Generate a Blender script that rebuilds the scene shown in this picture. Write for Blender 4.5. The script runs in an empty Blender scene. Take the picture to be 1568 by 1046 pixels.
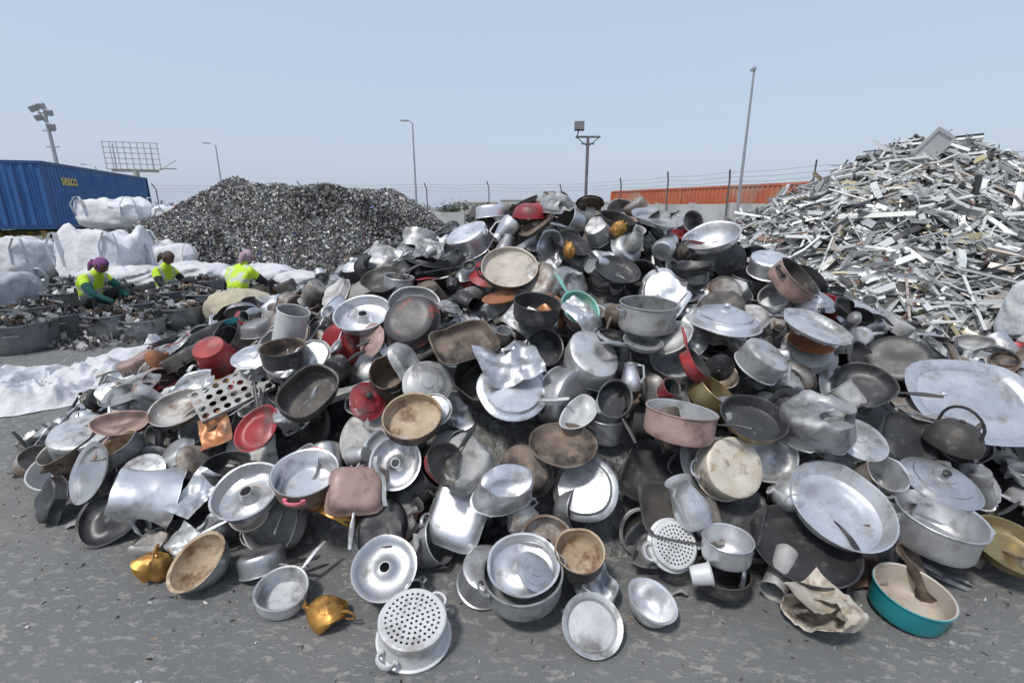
import bpy, bmesh, math, random
import numpy as np
from mathutils import Vector, Matrix, noise, Euler
random.seed(7); rng=np.random.default_rng(7)
scene=bpy.context.scene
COL=scene.collection
def link(o,parent=None):
    COL.objects.link(o)
    if parent: o.parent=parent
    return o
def empty(name,loc=(0,0,0)):
    e=bpy.data.objects.new(name,None); e.empty_display_size=.1; e.location=loc; COL.objects.link(e); return e

# ------------------------------------------------------------ materials
def nn(nt,t,**k):
    n=nt.nodes.new(t)
    for a,b in k.items(): setattr(n,a,b)
    return n
def base_mat(name):
    m=bpy.data.materials.new(name); m.use_nodes=True
    nt=m.node_tree; b=nt.nodes['Principled BSDF']
    return m,nt,b
def surf(name,c1,c2=None,metal=0,rough=.5,stain=None,amt=0.0,sscale=5,scale=6,bump=.15,bscale=20,rnd=.25,bdist=.004,thr=.52,sheen=0):
    m,nt,b=base_mat(name); L=nt.links.new
    c2=c2 or tuple(x*.75 for x in c1)
    tc=nn(nt,'ShaderNodeTexCoord'); oi=nn(nt,'ShaderNodeObjectInfo')
    w=nn(nt,'ShaderNodeMath',operation='MULTIPLY'); L(oi.outputs['Random'],w.inputs[0]); w.inputs[1].default_value=37
    va=nn(nt,'ShaderNodeVectorMath',operation='ADD'); L(tc.outputs['Object'],va.inputs[0]); L(w.outputs[0],va.inputs[1])
    def noi(s,d=3,r=.55,o='Fac'):
        n=nn(nt,'ShaderNodeTexNoise'); n.inputs['Scale'].default_value=s; n.inputs['Detail'].default_value=d; n.inputs['Roughness'].default_value=r
        L(va.outputs[0],n.inputs['Vector']); return n.outputs[o]
    def mr(src,a,bb,c,d):
        n=nn(nt,'ShaderNodeMapRange'); L(src,n.inputs[0])
        for i,v in enumerate((a,bb,c,d)): n.inputs[i+1].default_value=v
        return n.outputs[0]
    def mix(f,a,bb):
        n=nn(nt,'ShaderNodeMix',data_type='RGBA'); L(f,n.inputs['Factor'])
        for s,i in ((a,6),(bb,7)):
            if isinstance(s,tuple): n.inputs[i].default_value=(*s,1)
            else: L(s,n.inputs[i])
        return n.outputs[2]
    sp=nn(nt,'ShaderNodeSeparateColor'); L(noi(scale,3,.6,'Color'),sp.inputs[0])
    col=mix(mr(sp.outputs[0],.35,.65,0,1),c1,c2)
    met=None
    if stain and amt>0:
        f=mr(noi(sscale,5,.68),thr,thr+.14,0,amt)
        col=mix(f,col,stain)
        if metal>0: met=mr(f,0,1,metal,metal*.15)
    if rnd>0:
        hs=nn(nt,'ShaderNodeHueSaturation'); L(col,hs.inputs['Color'])
        L(mr(oi.outputs['Random'],0,1,1-rnd,1+rnd*.45),hs.inputs['Value']); col=hs.outputs[0]
    L(col,b.inputs['Base Color'])
    if met: L(met,b.inputs['Metallic'])
    else: b.inputs['Metallic'].default_value=metal
    L(mr(sp.outputs[1],.3,.7,max(.05,rough-.1),min(1,rough+.14)),b.inputs['Roughness'])
    if bump>0:
        bn=nn(nt,'ShaderNodeBump'); bn.inputs['Strength'].default_value=bump; bn.inputs['Distance'].default_value=bdist
        L(noi(bscale,3,.6),bn.inputs['Height']); L(bn.outputs[0],b.inputs['Normal'])
    return m
def attr_mat(name,metal=.5,rough=.5,attr='col'):
    m,nt,b=base_mat(name)
    a=nn(nt,'ShaderNodeAttribute',attribute_name=attr); nt.links.new(a.outputs['Color'],b.inputs['Base Color'])
    b.inputs['Metallic'].default_value=metal; b.inputs['Roughness'].default_value=rough
    return m
BR=(.15,.09,.05); GR=(.12,.11,.10)
M={}
M['alu']=surf('aluminium_bright',(.72,.735,.75),(.56,.57,.59),.85,.40,GR,.65,7,thr=.52,bump=.4,bscale=8,bdist=.007,rnd=.32)
M['alu2']=surf('aluminium_dull',(.52,.53,.54),(.37,.38,.39),.65,.52,GR,.8,6,thr=.49,bump=.4,bscale=11,bdist=.006,rnd=.38)
M['alu3']=surf('aluminium_stained',(.46,.45,.43),(.32,.30,.28),.5,.54,BR,.9,5,thr=.46,bump=.4,bscale=14,rnd=.3)
M['matte']=surf('aluminium_oxidised',(.50,.50,.49),(.37,.37,.36),.2,.62,(.17,.15,.13),.75,7,thr=.49,bump=.3,rnd=.3)
M['burnt']=surf('burnt_aluminium',(.28,.22,.17),(.13,.10,.08),.4,.58,(.03,.025,.022),.95,5,thr=.47)
M['black']=surf('black_nonstick',(.026,.027,.029),(.045,.045,.047),.0,.42,(.2,.19,.18),.5,9,thr=.55)
M['char']=surf('charred_metal',(.055,.05,.046),(.11,.10,.09),.3,.55,(.32,.31,.3),.6,7,thr=.56)
M['core']=surf('gap_shade_dark',(.09,.09,.09),(.17,.17,.16),.3,.55,(.35,.35,.35),.7,12,thr=.55,bump=1,bdist=.03,scale=14,rnd=0)  # shade of the gaps between pots, painted as dark grey
M['red']=surf('red_enamel',(.36,.03,.035),(.22,.025,.03),0,.4,(.12,.08,.07),.8,6,thr=.52)
M['teal']=surf('teal_enamel',(.02,.28,.31),(.015,.21,.24),0,.3,(.12,.09,.06),.6,6,thr=.58,rnd=.1)
M['mint']=surf('mint_enamel',(.25,.58,.52),(.2,.5,.45),0,.4,(.45,.35,.25),.7,6,thr=.53,rnd=.1)
M['pink']=surf('dusty_pink_paint',(.38,.27,.24),(.27,.17,.15),.1,.55,(.12,.09,.08),.7,6,thr=.5,rnd=.2)
M['hotpink']=surf('pink_plastic',(.75,.2,.25),(.7,.17,.22),0,.4,bump=0,rnd=.1)
M['beige']=surf('beige_residue',(.50,.41,.29),(.34,.25,.16),0,.65,(.14,.06,.025),.9,9,thr=.5,rnd=.1)
M['cream']=surf('cream_residue',(.55,.50,.43),(.42,.37,.31),.1,.55,(.26,.18,.11),.7,7,thr=.52,rnd=.1)
M['gold']=surf('gold_anodised',(.66,.36,.09),(.42,.22,.06),.7,.42,(.14,.08,.04),.8,7,thr=.5,rnd=.15,bump=.4,bscale=12)
M['brass']=surf('brassy_metal',(.42,.34,.18),(.29,.23,.12),.8,.4,(.12,.09,.05),.6,7,rnd=.15)
M['rust']=surf('rusty_metal',(.60,.57,.50),(.45,.39,.30),.15,.5,(.17,.07,.03),.95,7,thr=.53,bump=.5)
M['wht']=surf('white_enamel',(.62,.63,.63),(.52,.53,.54),.1,.4,(.2,.15,.11),.6,6,thr=.56,rnd=.15)
M['bake']=surf('black_bakelite',(.022,.022,.022),(.05,.05,.05),0,.42,bump=.1)
M['brown']=surf('brown_coating',(.13,.075,.055),(.09,.055,.045),.2,.4,(.3,.28,.26),.5,8)
M['orange']=surf('copper_orange_pot',(.42,.18,.08),(.28,.12,.06),.4,.42,(.1,.07,.05),.8,6,thr=.5)
M['redspot']=surf('black_pan_red_mark',(.035,.035,.037),(.06,.055,.055),0,.5,(.40,.05,.03),.9,5,thr=.53,rnd=0)

# ------------------------------------------------------------ mesh builder
class MB:
    def __init__(s): s.v=[]; s.f=[]; s.m=[]
    def lathe(s,prof,segs=36,step=.03,xf=None):
        pts=[(prof[0][0],prof[0][1],prof[0][2] if len(prof[0])>2 else 0)]
        for a,b in zip(prof[:-1],prof[1:]):
            mi=b[2] if len(b)>2 else 0
            d=math.hypot(b[0]-a[0],b[1]-a[1]); n=max(1,int(math.ceil(d/step)))
            for i in range(1,n+1):
                t=i/n; pts.append((a[0]+(b[0]-a[0])*t,a[1]+(b[1]-a[1])*t,mi))
        rings=[]
        for r,z,mi in pts:
            if r<1e-5: rings.append([len(s.v)]); s.v.append((0,0,z))
            else:
                st=len(s.v)
                for k in range(segs):
                    a=2*math.pi*k/segs; s.v.append((r*math.cos(a),r*math.sin(a),z))
                rings.append(list(range(st,st+segs)))
        for i in range(len(rings)-1):
            A,B=rings[i],rings[i+1]; mi=pts[i+1][2]
            for k in range(segs):
                k2=(k+1)%segs
                if len(A)==1 and len(B)==1: break
                if len(A)==1: f=(A[0],B[k2],B[k])
                elif len(B)==1: f=(A[k],A[k2],B[0])
                else: f=(A[k],A[k2],B[k2],B[k])
                s.f.append(f); s.m.append(mi)
    def tube(s,path,r,segs=8,mi=0,flat=1.0,cap=True):
        P=[Vector(p) for p in path]; n=len(P)
        rr=r if isinstance(r,(list,tuple)) else [r]*n
        prev=None; up=Vector((0,0,1))
        rings=[]
        for i in range(n):
            d=(P[min(i+1,n-1)]-P[max(i-1,0)]).normalized()
            if prev is None:
                ref=up if abs(d.z)<.9 else Vector((1,0,0))
                a=d.cross(ref).normalized()
            else:
                a=(prev-d*prev.dot(d)).normalized()
            prev=a; b=d.cross(a)
            st=len(s.v)
            for k in range(segs):
                t=2*math.pi*k/segs
                s.v.append(tuple(P[i]+a*math.cos(t)*rr[i]+b*math.sin(t)*rr[i]*flat))
            rings.append(st)
        for i in range(n-1):
            for k in range(segs):
                k2=(k+1)%segs
                s.f.append((rings[i]+k,rings[i]+k2,rings[i+1]+k2,rings[i+1]+k)); s.m.append(mi)
        if cap:
            s.f.append(tuple(rings[0]+k for k in range(segs))[::-1]); s.m.append(mi)
            s.f.append(tuple(rings[-1]+k for k in range(segs))); s.m.append(mi)
    def box(s,c,d,mi=0,R=None):
        st=len(s.v)
        for x in(-1,1):
            for y in(-1,1):
                for z in(-1,1):
                    p=Vector((x*d[0]/2,y*d[1]/2,z*d[2]/2))
                    if R: p=R@p
                    s.v.append(tuple(p+Vector(c)))
        for f in((0,1,3,2),(4,6,7,5),(0,4,5,1),(2,3,7,6),(0,2,6,4),(1,5,7,3)):
            s.f.append(tuple(st+i for i in f)); s.m.append(mi)
    def holed(s,R,holes,z,mi=0,segs=36,hseg=8):
        bm=bmesh.new()
        def circ(cx,cy,r,n):
            vs=[bm.verts.new((cx+r*math.cos(2*math.pi*k/n),cy+r*math.sin(2*math.pi*k/n),z)) for k in range(n)]
            for k in range(n): bm.edges.new((vs[k],vs[(k+1)%n]))
        circ(0,0,R,segs)
        for h in holes: circ(h[0],h[1],h[2],hseg)
        bmesh.ops.triangle_fill(bm,use_beauty=True,use_dissolve=False,edges=bm.edges[:],normal=(0,0,1))
        bm.verts.index_update(); st=len(s.v)
        s.v+= [tuple(v.co) for v in bm.verts]
        for f in bm.faces: s.f.append(tuple(st+v.index for v in f.verts)); s.m.append(mi)
        bm.free()
    def mesh(s,name,mats=None,smooth=True,angle=40):
        me=bpy.data.meshes.new(name); me.from_pydata(s.v,[],s.f); 
        for m in (mats or []): me.materials.append(m)
        me.polygons.foreach_set('material_index',s.m)
        me.polygons.foreach_set('use_smooth',[smooth]*len(s.f))
        me.update()
        if smooth: me.set_sharp_from_angle(angle=math.radians(angle))
        return me
    def transform(s,fn): s.v=[tuple(fn(Vector(p))) for p in s.v]; return s

def ear(mb,R,z,mi=2,w=.045,out=.035,r=.006,ang=0):
    for sgn in (0,math.pi):
        a=ang+sgn; c,sn=math.cos(a),math.sin(a)
        pts=[]
        for t in np.linspace(0,1,9):
            th=math.pi*t; x=R-.004+out*math.sin(th)**.6; y=w*math.cos(th)
            pts.append((x*c-y*sn,x*sn+y*c,z+.006*math.sin(th)))
        mb.tube(pts,r,6,mi,flat=1.6)
        for yy in(-w,w):
            mb.box(((R+.003)*c-yy*sn,(R+.003)*sn+yy*c,z-.004),(.012,.022,.03),mi,Matrix.Rotation(a,3,'Z'))
def longh(mb,R,z,L=.17,mi=2,rise=.03):
    mb.tube([(R-.005,0,z),(R+.03,0,z+.004),(R+.05,0,z+.01),(R+L*.6,0,z+rise*.8),(R+L,0,z+rise)],[.008,.008,.013,.014,.010],8,mi,flat=.6)
def pot(R,h,hd='ear',flare=0,t=.004):
    m=MB(); Rb=R*(1-flare)
    m.lathe([(0,0),(Rb*.88,0),(Rb*.97,.008),(Rb,.022),(R,h-.004),(R+.007,h),(R+.004,h+.004,0),(R-t,h,1),(Rb-t,.024,1),(Rb*.9-t,t+.002,1),(0,t,1)])
    if hd=='ear': ear(m,R,h*.78)
    if hd=='long': longh(m,R,h*.8)
    return m
def pan(R,h=.045,hd=True):
    m=MB(); m.lathe([(0,0),(R*.72,0),(R*.86,.012),(R,h),(R+.005,h+.003),(R-.004,h+.002,1),(R*.84,.016,1),(R*.7,.004,1),(0,.004,1)])
    if hd: longh(m,R*.97,h*.8,.20)
    return m
def bowl(R,h,t=.003,foot=True):
    m=MB(); o=[];i=[]
    for k in range(9):
        a=math.pi/2*k/8; r=R*(.35+.65*math.sin(a)) if k else 0; z=h*(1-math.cos(a))
        o.append((r,z,0)); i.append((max(0,r-t),z+t*(k<8),1))
    pr=o+[(R+.012,h+.002,0),(R+.012,h+.005,0)]+i[::-1]
    m.lathe(pr); return m
def lid(R,dome=.04,knob=True,kmi=2):
    m=MB()
    pr=[(0,dome-.003,1),(R*.3,dome*.95-.003,1),(R*.6,dome*.75-.003,1),(R*.86,dome*.35-.003,1),(R*.9,-.012,1),(R*.92,-.012,0),(R*.93,0,0),(R,0,0),(R+.004,.003,0),(R*.95,.005,0),(R*.88,dome*.38,0),(R*.74,dome*.52,0),(R*.72,dome*.66,0),(R*.5,dome*.86,0),(R*.3,dome*.95,0),(R*.28,dome+.004,0),(0,dome+.006,0)]
    m.lathe(pr)
    if knob:
        m2=[(0.006,dome,kmi),(.007,dome+.012,kmi),(.02,dome+.018,kmi),(.022,dome+.026,kmi),(.014,dome+.033,kmi),(0,dome+.034,kmi)]
        m.lathe(m2,14)
    return m
def ring(R,h=.07):
    m=MB(); m.lathe([(R*.16,h*.9),(R*.28,.01),(R*.4,0),(R*.75,0),(R*.9,.015),(R,h),(R+.008,h+.002),(R-.004,h,1),(R*.88,.018,1),(R*.74,.005,1),(R*.42,.005,1),(R*.31,.014,1),(R*.19,h*.9,1),(R*.16,h*.9,1)]); return m
def tray(R,h=.025):
    m=MB(); m.lathe([(0,0),(R*.8,0),(R*.86,h*.7),(R,h),(R+.004,h+.004),(R-.002,h+.003,1),(R*.85,h*.7+.003,1),(R*.79,.003,1),(0,.003,1)]); return m
def square(m,p=4,ax=1.3):
    def f(v):
        r=math.hypot(v.x,v.y)
        if r<1e-6: return v
        c,s=v.x/r,v.y/r; k=1/((abs(c)**p+abs(s)**p)**(1/p))
        return Vector((v.x*k*ax,v.y*k,v.z))
    m.transform(f); return m
def arch(R,z0,zt,n=11):
    return [(R*math.cos(math.pi*i/(n-1)),0,z0+(zt-z0)*math.sin(math.pi*i/(n-1))**.7) for i in range(n)]
def kettle(R,h,hmi=2):
    m=MB(); m.lathe([(0,0),(R*.8,0),(R*.95,h*.12),(R,h*.35),(R*.93,h*.62),(R*.7,h*.88),(R*.5,h*.97),(R*.5,h),(R*.42,h*1.06),(R*.15,h*1.12),(R*.06,h*1.14),(R*.12,h*1.22),(0,h*1.27)])
    m.tube([(R*.8,0,h*.35),(R*1.15,0,h*.5),(R*1.35,0,h*.8),(R*1.6,0,h*1.0)],[R*.24,R*.17,R*.12,R*.09],10,0)
    m.tube([(-R*.75,0,h*.82),(-R*1.0,0,h*.98),(-R*1.25,0,h*.85),(-R*1.3,0,h*.55),(-R*1.1,0,h*.3),(-R*.92,0,h*.3)],R*.07,8,hmi)
    return m
def kettle2(R,h):
    m=MB(); m.lathe([(0,0),(R*.85,0),(R,h*.1),(R*.98,h*.4),(R*.75,h*.85),(R*.55,h),(R*.5,h*1.05),(R*.1,h*1.13),(R*.1,h*1.2),(0,h*1.22)])
    m.tube([(R*.85,0,h*.3),(R*1.2,0,h*.6),(R*1.45,0,h*.98)],[R*.2,R*.13,R*.09],10,0)
    m.tube([(0,p[0]*.8,p[2]) for p in arch(R,h*.8,h*1.7)],R*.06,8,2)
    return m
def mug(R,h):
    m=pot(R,h,None,.08,.003)
    m.tube([(R,0,h*.85),(R+.03,0,h*.8),(R+.035,0,h*.45),(R*.93,0,h*.25)],.006,7,0,flat=1.5); return m
def bucket(R,h):
    m=MB(); m.lathe([(0,0),(R*.72,0),(R*.75,.01),(R,h),(R+.008,h+.004),(R-.003,h,1),(R*.74,.013,1),(0,.004,1)]); 
    m.tube([(p[0],-abs(p[2])*.0+.02-(p[2]-h)*.9,h*.93+.0*p[2]) for p in arch(R+.006,h*.9,h*.9+R)],.004,6,2); return m
def jug(R,h):
    m=MB(); m.lathe([(0,0),(R*.9,0),(R,.02),(R*1.02,h*.35),(R*.75,h*.7),(R*.62,h*.85),(R*.75,h),(R*.79,h),(R*.7,h-.002,1),(R*.58,h*.84,1),(R*.7,h*.68,1),(R*.95,h*.3,1),(0,.01,1)],28)
    m.tube([(-R*.68,0,h*.93),(-R*1.25,0,h*.9),(-R*1.35,0,h*.5),(-R*.98,0,h*.28)],.008,8,2); return m
def colander(R,h,nr=5):
    m=MB(); H=[]
    for k in range(nr):
        rr=R*.86*(k/(nr-.4)); n=max(1,int(round(6*k)))
        for j in range(n):
            a=2*math.pi*(j+.5*(k%2))/n; H.append((rr*math.cos(a),rr*math.sin(a),R*.042))
    m.holed(R*.93,H,h,0,40)
    m.lathe([(R*.93,h),(R*.98,h-.004),(R,h-.02),(R*.93,h*.55),(R*.93,h*.5),(R*1.05,.012),(R*1.12,.008),(R*1.12,0)],40)
    ear(m,R*1.02,h*.4,2,.04,.05,.009); return m
def eggtray(L,W):
    m=MB(); bm=bmesh.new(); nx,ny=7,4
    def loop(ps):
        vs=[bm.verts.new((p[0],p[1],.02)) for p in ps]
        for k in range(len(vs)): bm.edges.new((vs[k],vs[(k+1)%len(vs)]))
    loop([(-L/2,-W/2),(L/2,-W/2),(L/2,W/2),(-L/2,W/2)])
    for i in range(nx):
        for j in range(ny):
            cx=(i+.5)/nx*L-L/2; cy=(j+.5)/ny*W-W/2; r=min(L/nx,W/ny)*.33
            loop([(cx+r*math.cos(k*math.pi/6),cy+r*math.sin(k*math.pi/6)) for k in range(12)])
    bmesh.ops.triangle_fill(bm,use_beauty=True,use_dissolve=False,edges=bm.edges[:],normal=(0,0,1))
    bm.verts.index_update(); m.v=[tuple(v.co) for v in bm.verts]
    for f in bm.faces: m.f.append(tuple(v.index for v in f.verts)); m.m.append(0)
    bm.free()
    for s in(-1,1): m.box((0,s*W/2,.008),(L,.004,.028)); m.box((s*L/2,0,.008),(.004,W-.006,.028))
    return m
def sheet(w,d,A,seed,n=22):
    m=MB(); sd=Vector((seed*7.3,seed*3.1,seed*1.7))
    for i in range(n):
        for j in range(n):
            x=(i/(n-1)-.5)*w; y=(j/(n-1)-.5)*d
            p=Vector((x*5,y*5,0))+sd
            z=A*(1-2*abs(noise.noise(p)))+A*.5*noise.noise(p*2.3)+A*.2*(1-2*abs(noise.noise(p*5)))
            x+=A*.5*noise.noise(p+Vector((9,0,0))); y+=A*.5*noise.noise(p+Vector((0,9,0)))
            c=A*4*(x/w)**2
            m.v.append((x,y,z+c))
    for i in range(n-1):
        for j in range(n-1):
            m.f.append((i*n+j,(i+1)*n+j,(i+1)*n+j+1,i*n+j+1)); m.m.append(0)
    return m
def ladle(R=.045,L=.3):
    m=bowl(R,R*.7); m.tube([(R,0,R*.7),(R+.02,0,R*.8),(R+L*.5,0,R*1.0),(R+L,0,R*1.3)],.006,6,0,flat=.5); return m
def loosehandle(L):
    m=MB(); m.tube([(-L/2,0,.01),(-L*.3,0,.012),(0,0,.02),(L*.4,0,.018),(L/2,0,.01)],[.006,.012,.015,.013,.008],8,2,flat=.6); return m
def stripp(L,w,seed):
    m=MB(); n=8
    for i in range(n):
        t=i/(n-1); x=(t-.5)*L; z=.05*noise.noise(Vector((t*2.5,seed*3.3,0))); y=.06*noise.noise(Vector((t*2,seed*5.1,4)))
        m.v+= [(x,y-w/2,z+.008),(x,y,z),(x,y+w/2,z+.01)]
    for i in range(n-1):
        for k in range(2): m.f.append((i*3+k,i*3+3+k,i*3+4+k,i*3+1+k)); m.m.append(0)
    return m
def dent(m,seed,strength=.3,squash=.08):
    r=random.Random(seed); V=[Vector(p) for p in m.v]
    R=max(max(abs(v.x),abs(v.y)) for v in V); zt=max(v.z for v in V)
    ax=r.uniform(0,math.pi); sq=r.uniform(squash*.3,squash)
    for k in range(r.choice((1,2,3,3)) if strength<.3 else r.choice((3,4,5))):
        a=r.uniform(0,6.28); rad=R*r.uniform(.3,.8); dep=R*strength*r.uniform(.3,1)
        c=Vector((R*math.cos(a),R*math.sin(a),r.uniform(0,zt)))
        if r.random()<.35: c=Vector((r.uniform(-.5,.5)*R,r.uniform(-.5,.5)*R,0))
        d=(Vector((0,0,zt*.5))-c); d.normalize()
        for v in V:
            q=(v-c).length/rad
            if q<1: v+= d*dep*(1-q*q)**2
    sd=Vector((seed*1.3,0,0)); ca,sa=math.cos(ax),math.sin(ax)
    fold=max(0,strength-.2)*.16*R; zs=1-max(0,strength-.3)*r.uniform(0,.7)
    sh=max(0,strength-.3)*r.uniform(-.6,.6)
    for v in V:
        x=v.x*ca+v.y*sa; y=-v.x*sa+v.y*ca
        x*=1-sq; y*=1+sq*.5
        v.x=x*ca-y*sa+sh*v.z; v.y=x*sa+y*ca; v.z*=zs
        q=v/R*1.3+sd
        v+= Vector((noise.noise(q),noise.noise(q+Vector((5,0,0))),noise.noise(q+Vector((0,5,0)))))*R*.10*strength*2.4
        if fold>0:
            f=1-3*abs(noise.noise(q*1.9)); g=1-3*abs(noise.noise(q*1.9+Vector((0,0,9))))
            v+=Vector((f*fold*ca,f*fold*sa,g*fold))
    m.v=[tuple(v) for v in V]; return m

# ------------------------------------------------------------ camera, world, light
cam=bpy.data.cameras.new('camera'); cam.lens=17; cam.sensor_width=36; cam.clip_end=5000; cam.clip_start=.05
co=bpy.data.objects.new('camera',cam); co.location=(0,0,1.85); co.rotation_euler=(math.radians(90-15.5),0,0); COL.objects.link(co); scene.camera=co
SUN_EL=60; SUN_AZ=-140
w=bpy.data.worlds.new('World'); scene.world=w; w.use_nodes=True; nt=w.node_tree
bg=nt.nodes['Background']; sk=nn(nt,'ShaderNodeTexSky',sky_type='NISHITA'); sk.sun_disc=False
sk.sun_elevation=math.radians(SUN_EL); sk.sun_rotation=math.radians(SUN_AZ); sk.dust_density=3.0; sk.air_density=1.2; sk.ozone_density=2.5
hz=nn(nt,'ShaderNodeMix',data_type='RGBA'); hz.inputs['Factor'].default_value=.70
hz.inputs[7].default_value=(4.4,5.05,6.2,1)
nt.links.new(sk.outputs[0],hz.inputs[6]); nt.links.new(hz.outputs[2],bg.inputs['Color']); bg.inputs['Strength'].default_value=.14
sl=bpy.data.lights.new('sun','SUN'); sl.energy=2.7; sl.angle=math.radians(8.0); sl.color=(1,.96,.90)
so=bpy.data.objects.new('sun',sl); COL.objects.link(so)
az=math.radians(SUN_AZ); el=math.radians(SUN_EL)
sd=Vector((math.sin(az)*math.cos(el),math.cos(az)*math.cos(el),math.sin(el)))
so.rotation_euler=sd.to_track_quat('Z','Y').to_euler()
scene.view_settings.view_transform='Standard'; scene.view_settings.look='None'; scene.view_settings.exposure=0

# ------------------------------------------------------------ ground
def ground_mat():
    m,nt,b=base_mat('worn_asphalt'); L=nt.links.new
    tc=nn(nt,'ShaderNodeTexCoord')
    def noi(s,d=5,r=.6,vec=None):
        n=nn(nt,'ShaderNodeTexNoise'); n.inputs['Scale'].default_value=s; n.inputs['Detail'].default_value=d; n.inputs['Roughness'].default_value=r
        L(vec or tc.outputs['Object'],n.inputs['Vector']); return n.outputs['Fac']
    def mr(src,a,bb,c,d):
        n=nn(nt,'ShaderNodeMapRange'); L(src,n.inputs[0])
        for i,v in enumerate((a,bb,c,d)): n.inputs[i+1].default_value=v
        return n.outputs[0]
    def mix(f,a,bb):
        n=nn(nt,'ShaderNodeMix',data_type='RGBA'); L(f,n.inputs['Factor'])
        for s,i in ((a,6),(bb,7)):
            if isinstance(s,tuple): n.inputs[i].default_value=(*s,1)
            else: L(s,n.inputs[i])
        return n.outputs[2]
    big=mr(noi(1.1,3),.3,.7,0,1)
    c=mix(big,(.118,.126,.130),(.158,.161,.160))
    mp=nn(nt,'ShaderNodeMapping'); L(tc.outputs['Object'],mp.inputs[0]); mp.inputs['Scale'].default_value=(1,2.0,1); mp.inputs['Rotation'].default_value=(0,0,.45)
    pa=mr(noi(13,6,.72,mp.outputs[0]),.49,.58,0,1)
    pb=mr(noi(1.9,3),.38,.58,.3,1)
    mu=nn(nt,'ShaderNodeMath',operation='MULTIPLY'); L(pa,mu.inputs[0]); L(pb,mu.inputs[1])
    c=mix(mu.outputs[0],c,(.27,.262,.245))
    dustf=mr(noi(.7,5,.6),.48,.68,0,.45); c=mix(dustf,c,(.25,.24,.215))
    st=mr(noi(200,2,.6),.45,.75,0,.4)
    c=mix(st,c,(.08,.08,.08))
    dk=mr(noi(1.3,5,.6),.60,.72,0,.3); c=mix(dk,c,(.08,.08,.08))
    L(c,b.inputs['Base Color']); b.inputs['Roughness'].default_value=.88
    bn=nn(nt,'ShaderNodeBump'); bn.inputs['Strength'].default_value=.6; bn.inputs['Distance'].default_value=.006
    ad=nn(nt,'ShaderNodeMath',operation='ADD'); L(noi(80,3,.7),ad.inputs[0]); L(mu.outputs[0],ad.inputs[1]); L(ad.outputs[0],bn.inputs['Height']); L(bn.outputs[0],b.inputs['Normal'])
    return m
gm=MB(); N=60
xs=[math.copysign(abs(t)**3*2500,t)+t*8 for t in np.linspace(-1,1,N)]
for y in xs:
    for x in xs: gm.v.append((x,y+4,0))
for i in range(N-1):
    for j in range(N-1): gm.f.append((i*N+j,i*N+j+1,(i+1)*N+j+1,(i+1)*N+j)); gm.m.append(0)
g=link(bpy.data.objects.new('asphalt_ground',gm.mesh('asphalt_ground',[ground_mat()],False)))

# ------------------------------------------------------------ pile height target
def Tn(X,Y):
    dx=X-.7; dy=Y-4.6
    ex=np.where(dx<0,4.75,3.9); ey=np.where(dy<0,2.66,3.0)
    r=((abs(dx)/ex)**2.5+(abs(dy)/ey)**2.5)**.4
    f=np.clip((1-r)/.80,0,1)**.80
    r2=((abs(X-4.3)/3.4)**2.5+(abs(Y-3.9)/2.0)**2.5)**.4
    b=.50*np.clip((1-r2)/.6,0,1)**.8
    t=np.maximum(1.72*f,b)
    return np.where(t>.015,np.maximum(t,.15),0)
CS=.025; X0,Y0=-5.5,1.0; NX,NY=560,290
gx=X0+(np.arange(NX)+.5)*CS; gy=Y0+(np.arange(NY)+.5)*CS
GX,GY=np.meshgrid(gx,gy,indexing='ij')
TG=Tn(GX,GY)
lump=np.array([[noise.noise(Vector((x*1.7,y*1.7,3))) for y in gy[::4]] for x in gx[::4]])
lump=np.kron(lump,np.ones((4,4)))[:NX,:NY]
TG=np.where(TG>0,np.maximum(TG+lump*.17*np.clip(TG*2,0,1),.08),0)
H=np.maximum(0,TG-.34)
gradx,grady=np.gradient(TG,CS)
gradx=np.clip(gradx,-1.2,1.2); grady=np.clip(grady,-1.2,1.2)
pile=empty('pile_of_scrap_cookware')
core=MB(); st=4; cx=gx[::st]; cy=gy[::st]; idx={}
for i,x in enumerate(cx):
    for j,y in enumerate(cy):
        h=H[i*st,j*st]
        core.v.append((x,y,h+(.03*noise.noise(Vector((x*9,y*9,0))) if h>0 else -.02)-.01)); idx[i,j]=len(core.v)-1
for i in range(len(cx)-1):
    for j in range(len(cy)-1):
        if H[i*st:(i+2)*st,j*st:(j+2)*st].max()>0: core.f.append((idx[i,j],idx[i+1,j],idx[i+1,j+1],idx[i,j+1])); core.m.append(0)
link(bpy.data.objects.new('compacted_core',core.mesh('compacted_core',[M['core']])),pile)  # filler mound added under the pots; its dark colour stands in for shade

def sample(me):
    n=len(me.vertices); V=np.empty(n*3); me.vertices.foreach_get('co',V); V=V.reshape(-1,3)
    c=np.empty(len(me.polygons)*3); me.polygons.foreach_get('center',c)
    e=np.empty(len(me.edges)*2,dtype=np.int64); me.edges.foreach_get('vertices',e); e=e.reshape(-1,2)
    return np.vstack([V,c.reshape(-1,3),(V[e[:,0]]+V[e[:,1]])/2])
def footprint(P,Rm,x,y):
    p=P@Rm.T
    ix=((p[:,0]+x-X0)/CS).astype(int); iy=((p[:,1]+y-Y0)/CS).astype(int)
    ok=(ix>=0)&(ix<NX)&(iy>=0)&(iy<NY)
    if ok.sum()<len(p)*.9: return None
    fl=ix[ok]*NY+iy[ok]; u,inv=np.unique(fl,return_inverse=True)
    lo=np.full(len(u),1e9); hi=np.full(len(u),-1e9); z=p[ok,2]
    np.minimum.at(lo,inv,z); np.maximum.at(hi,inv,z)
    return u,lo,hi
Hf=H.reshape(-1)
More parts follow.
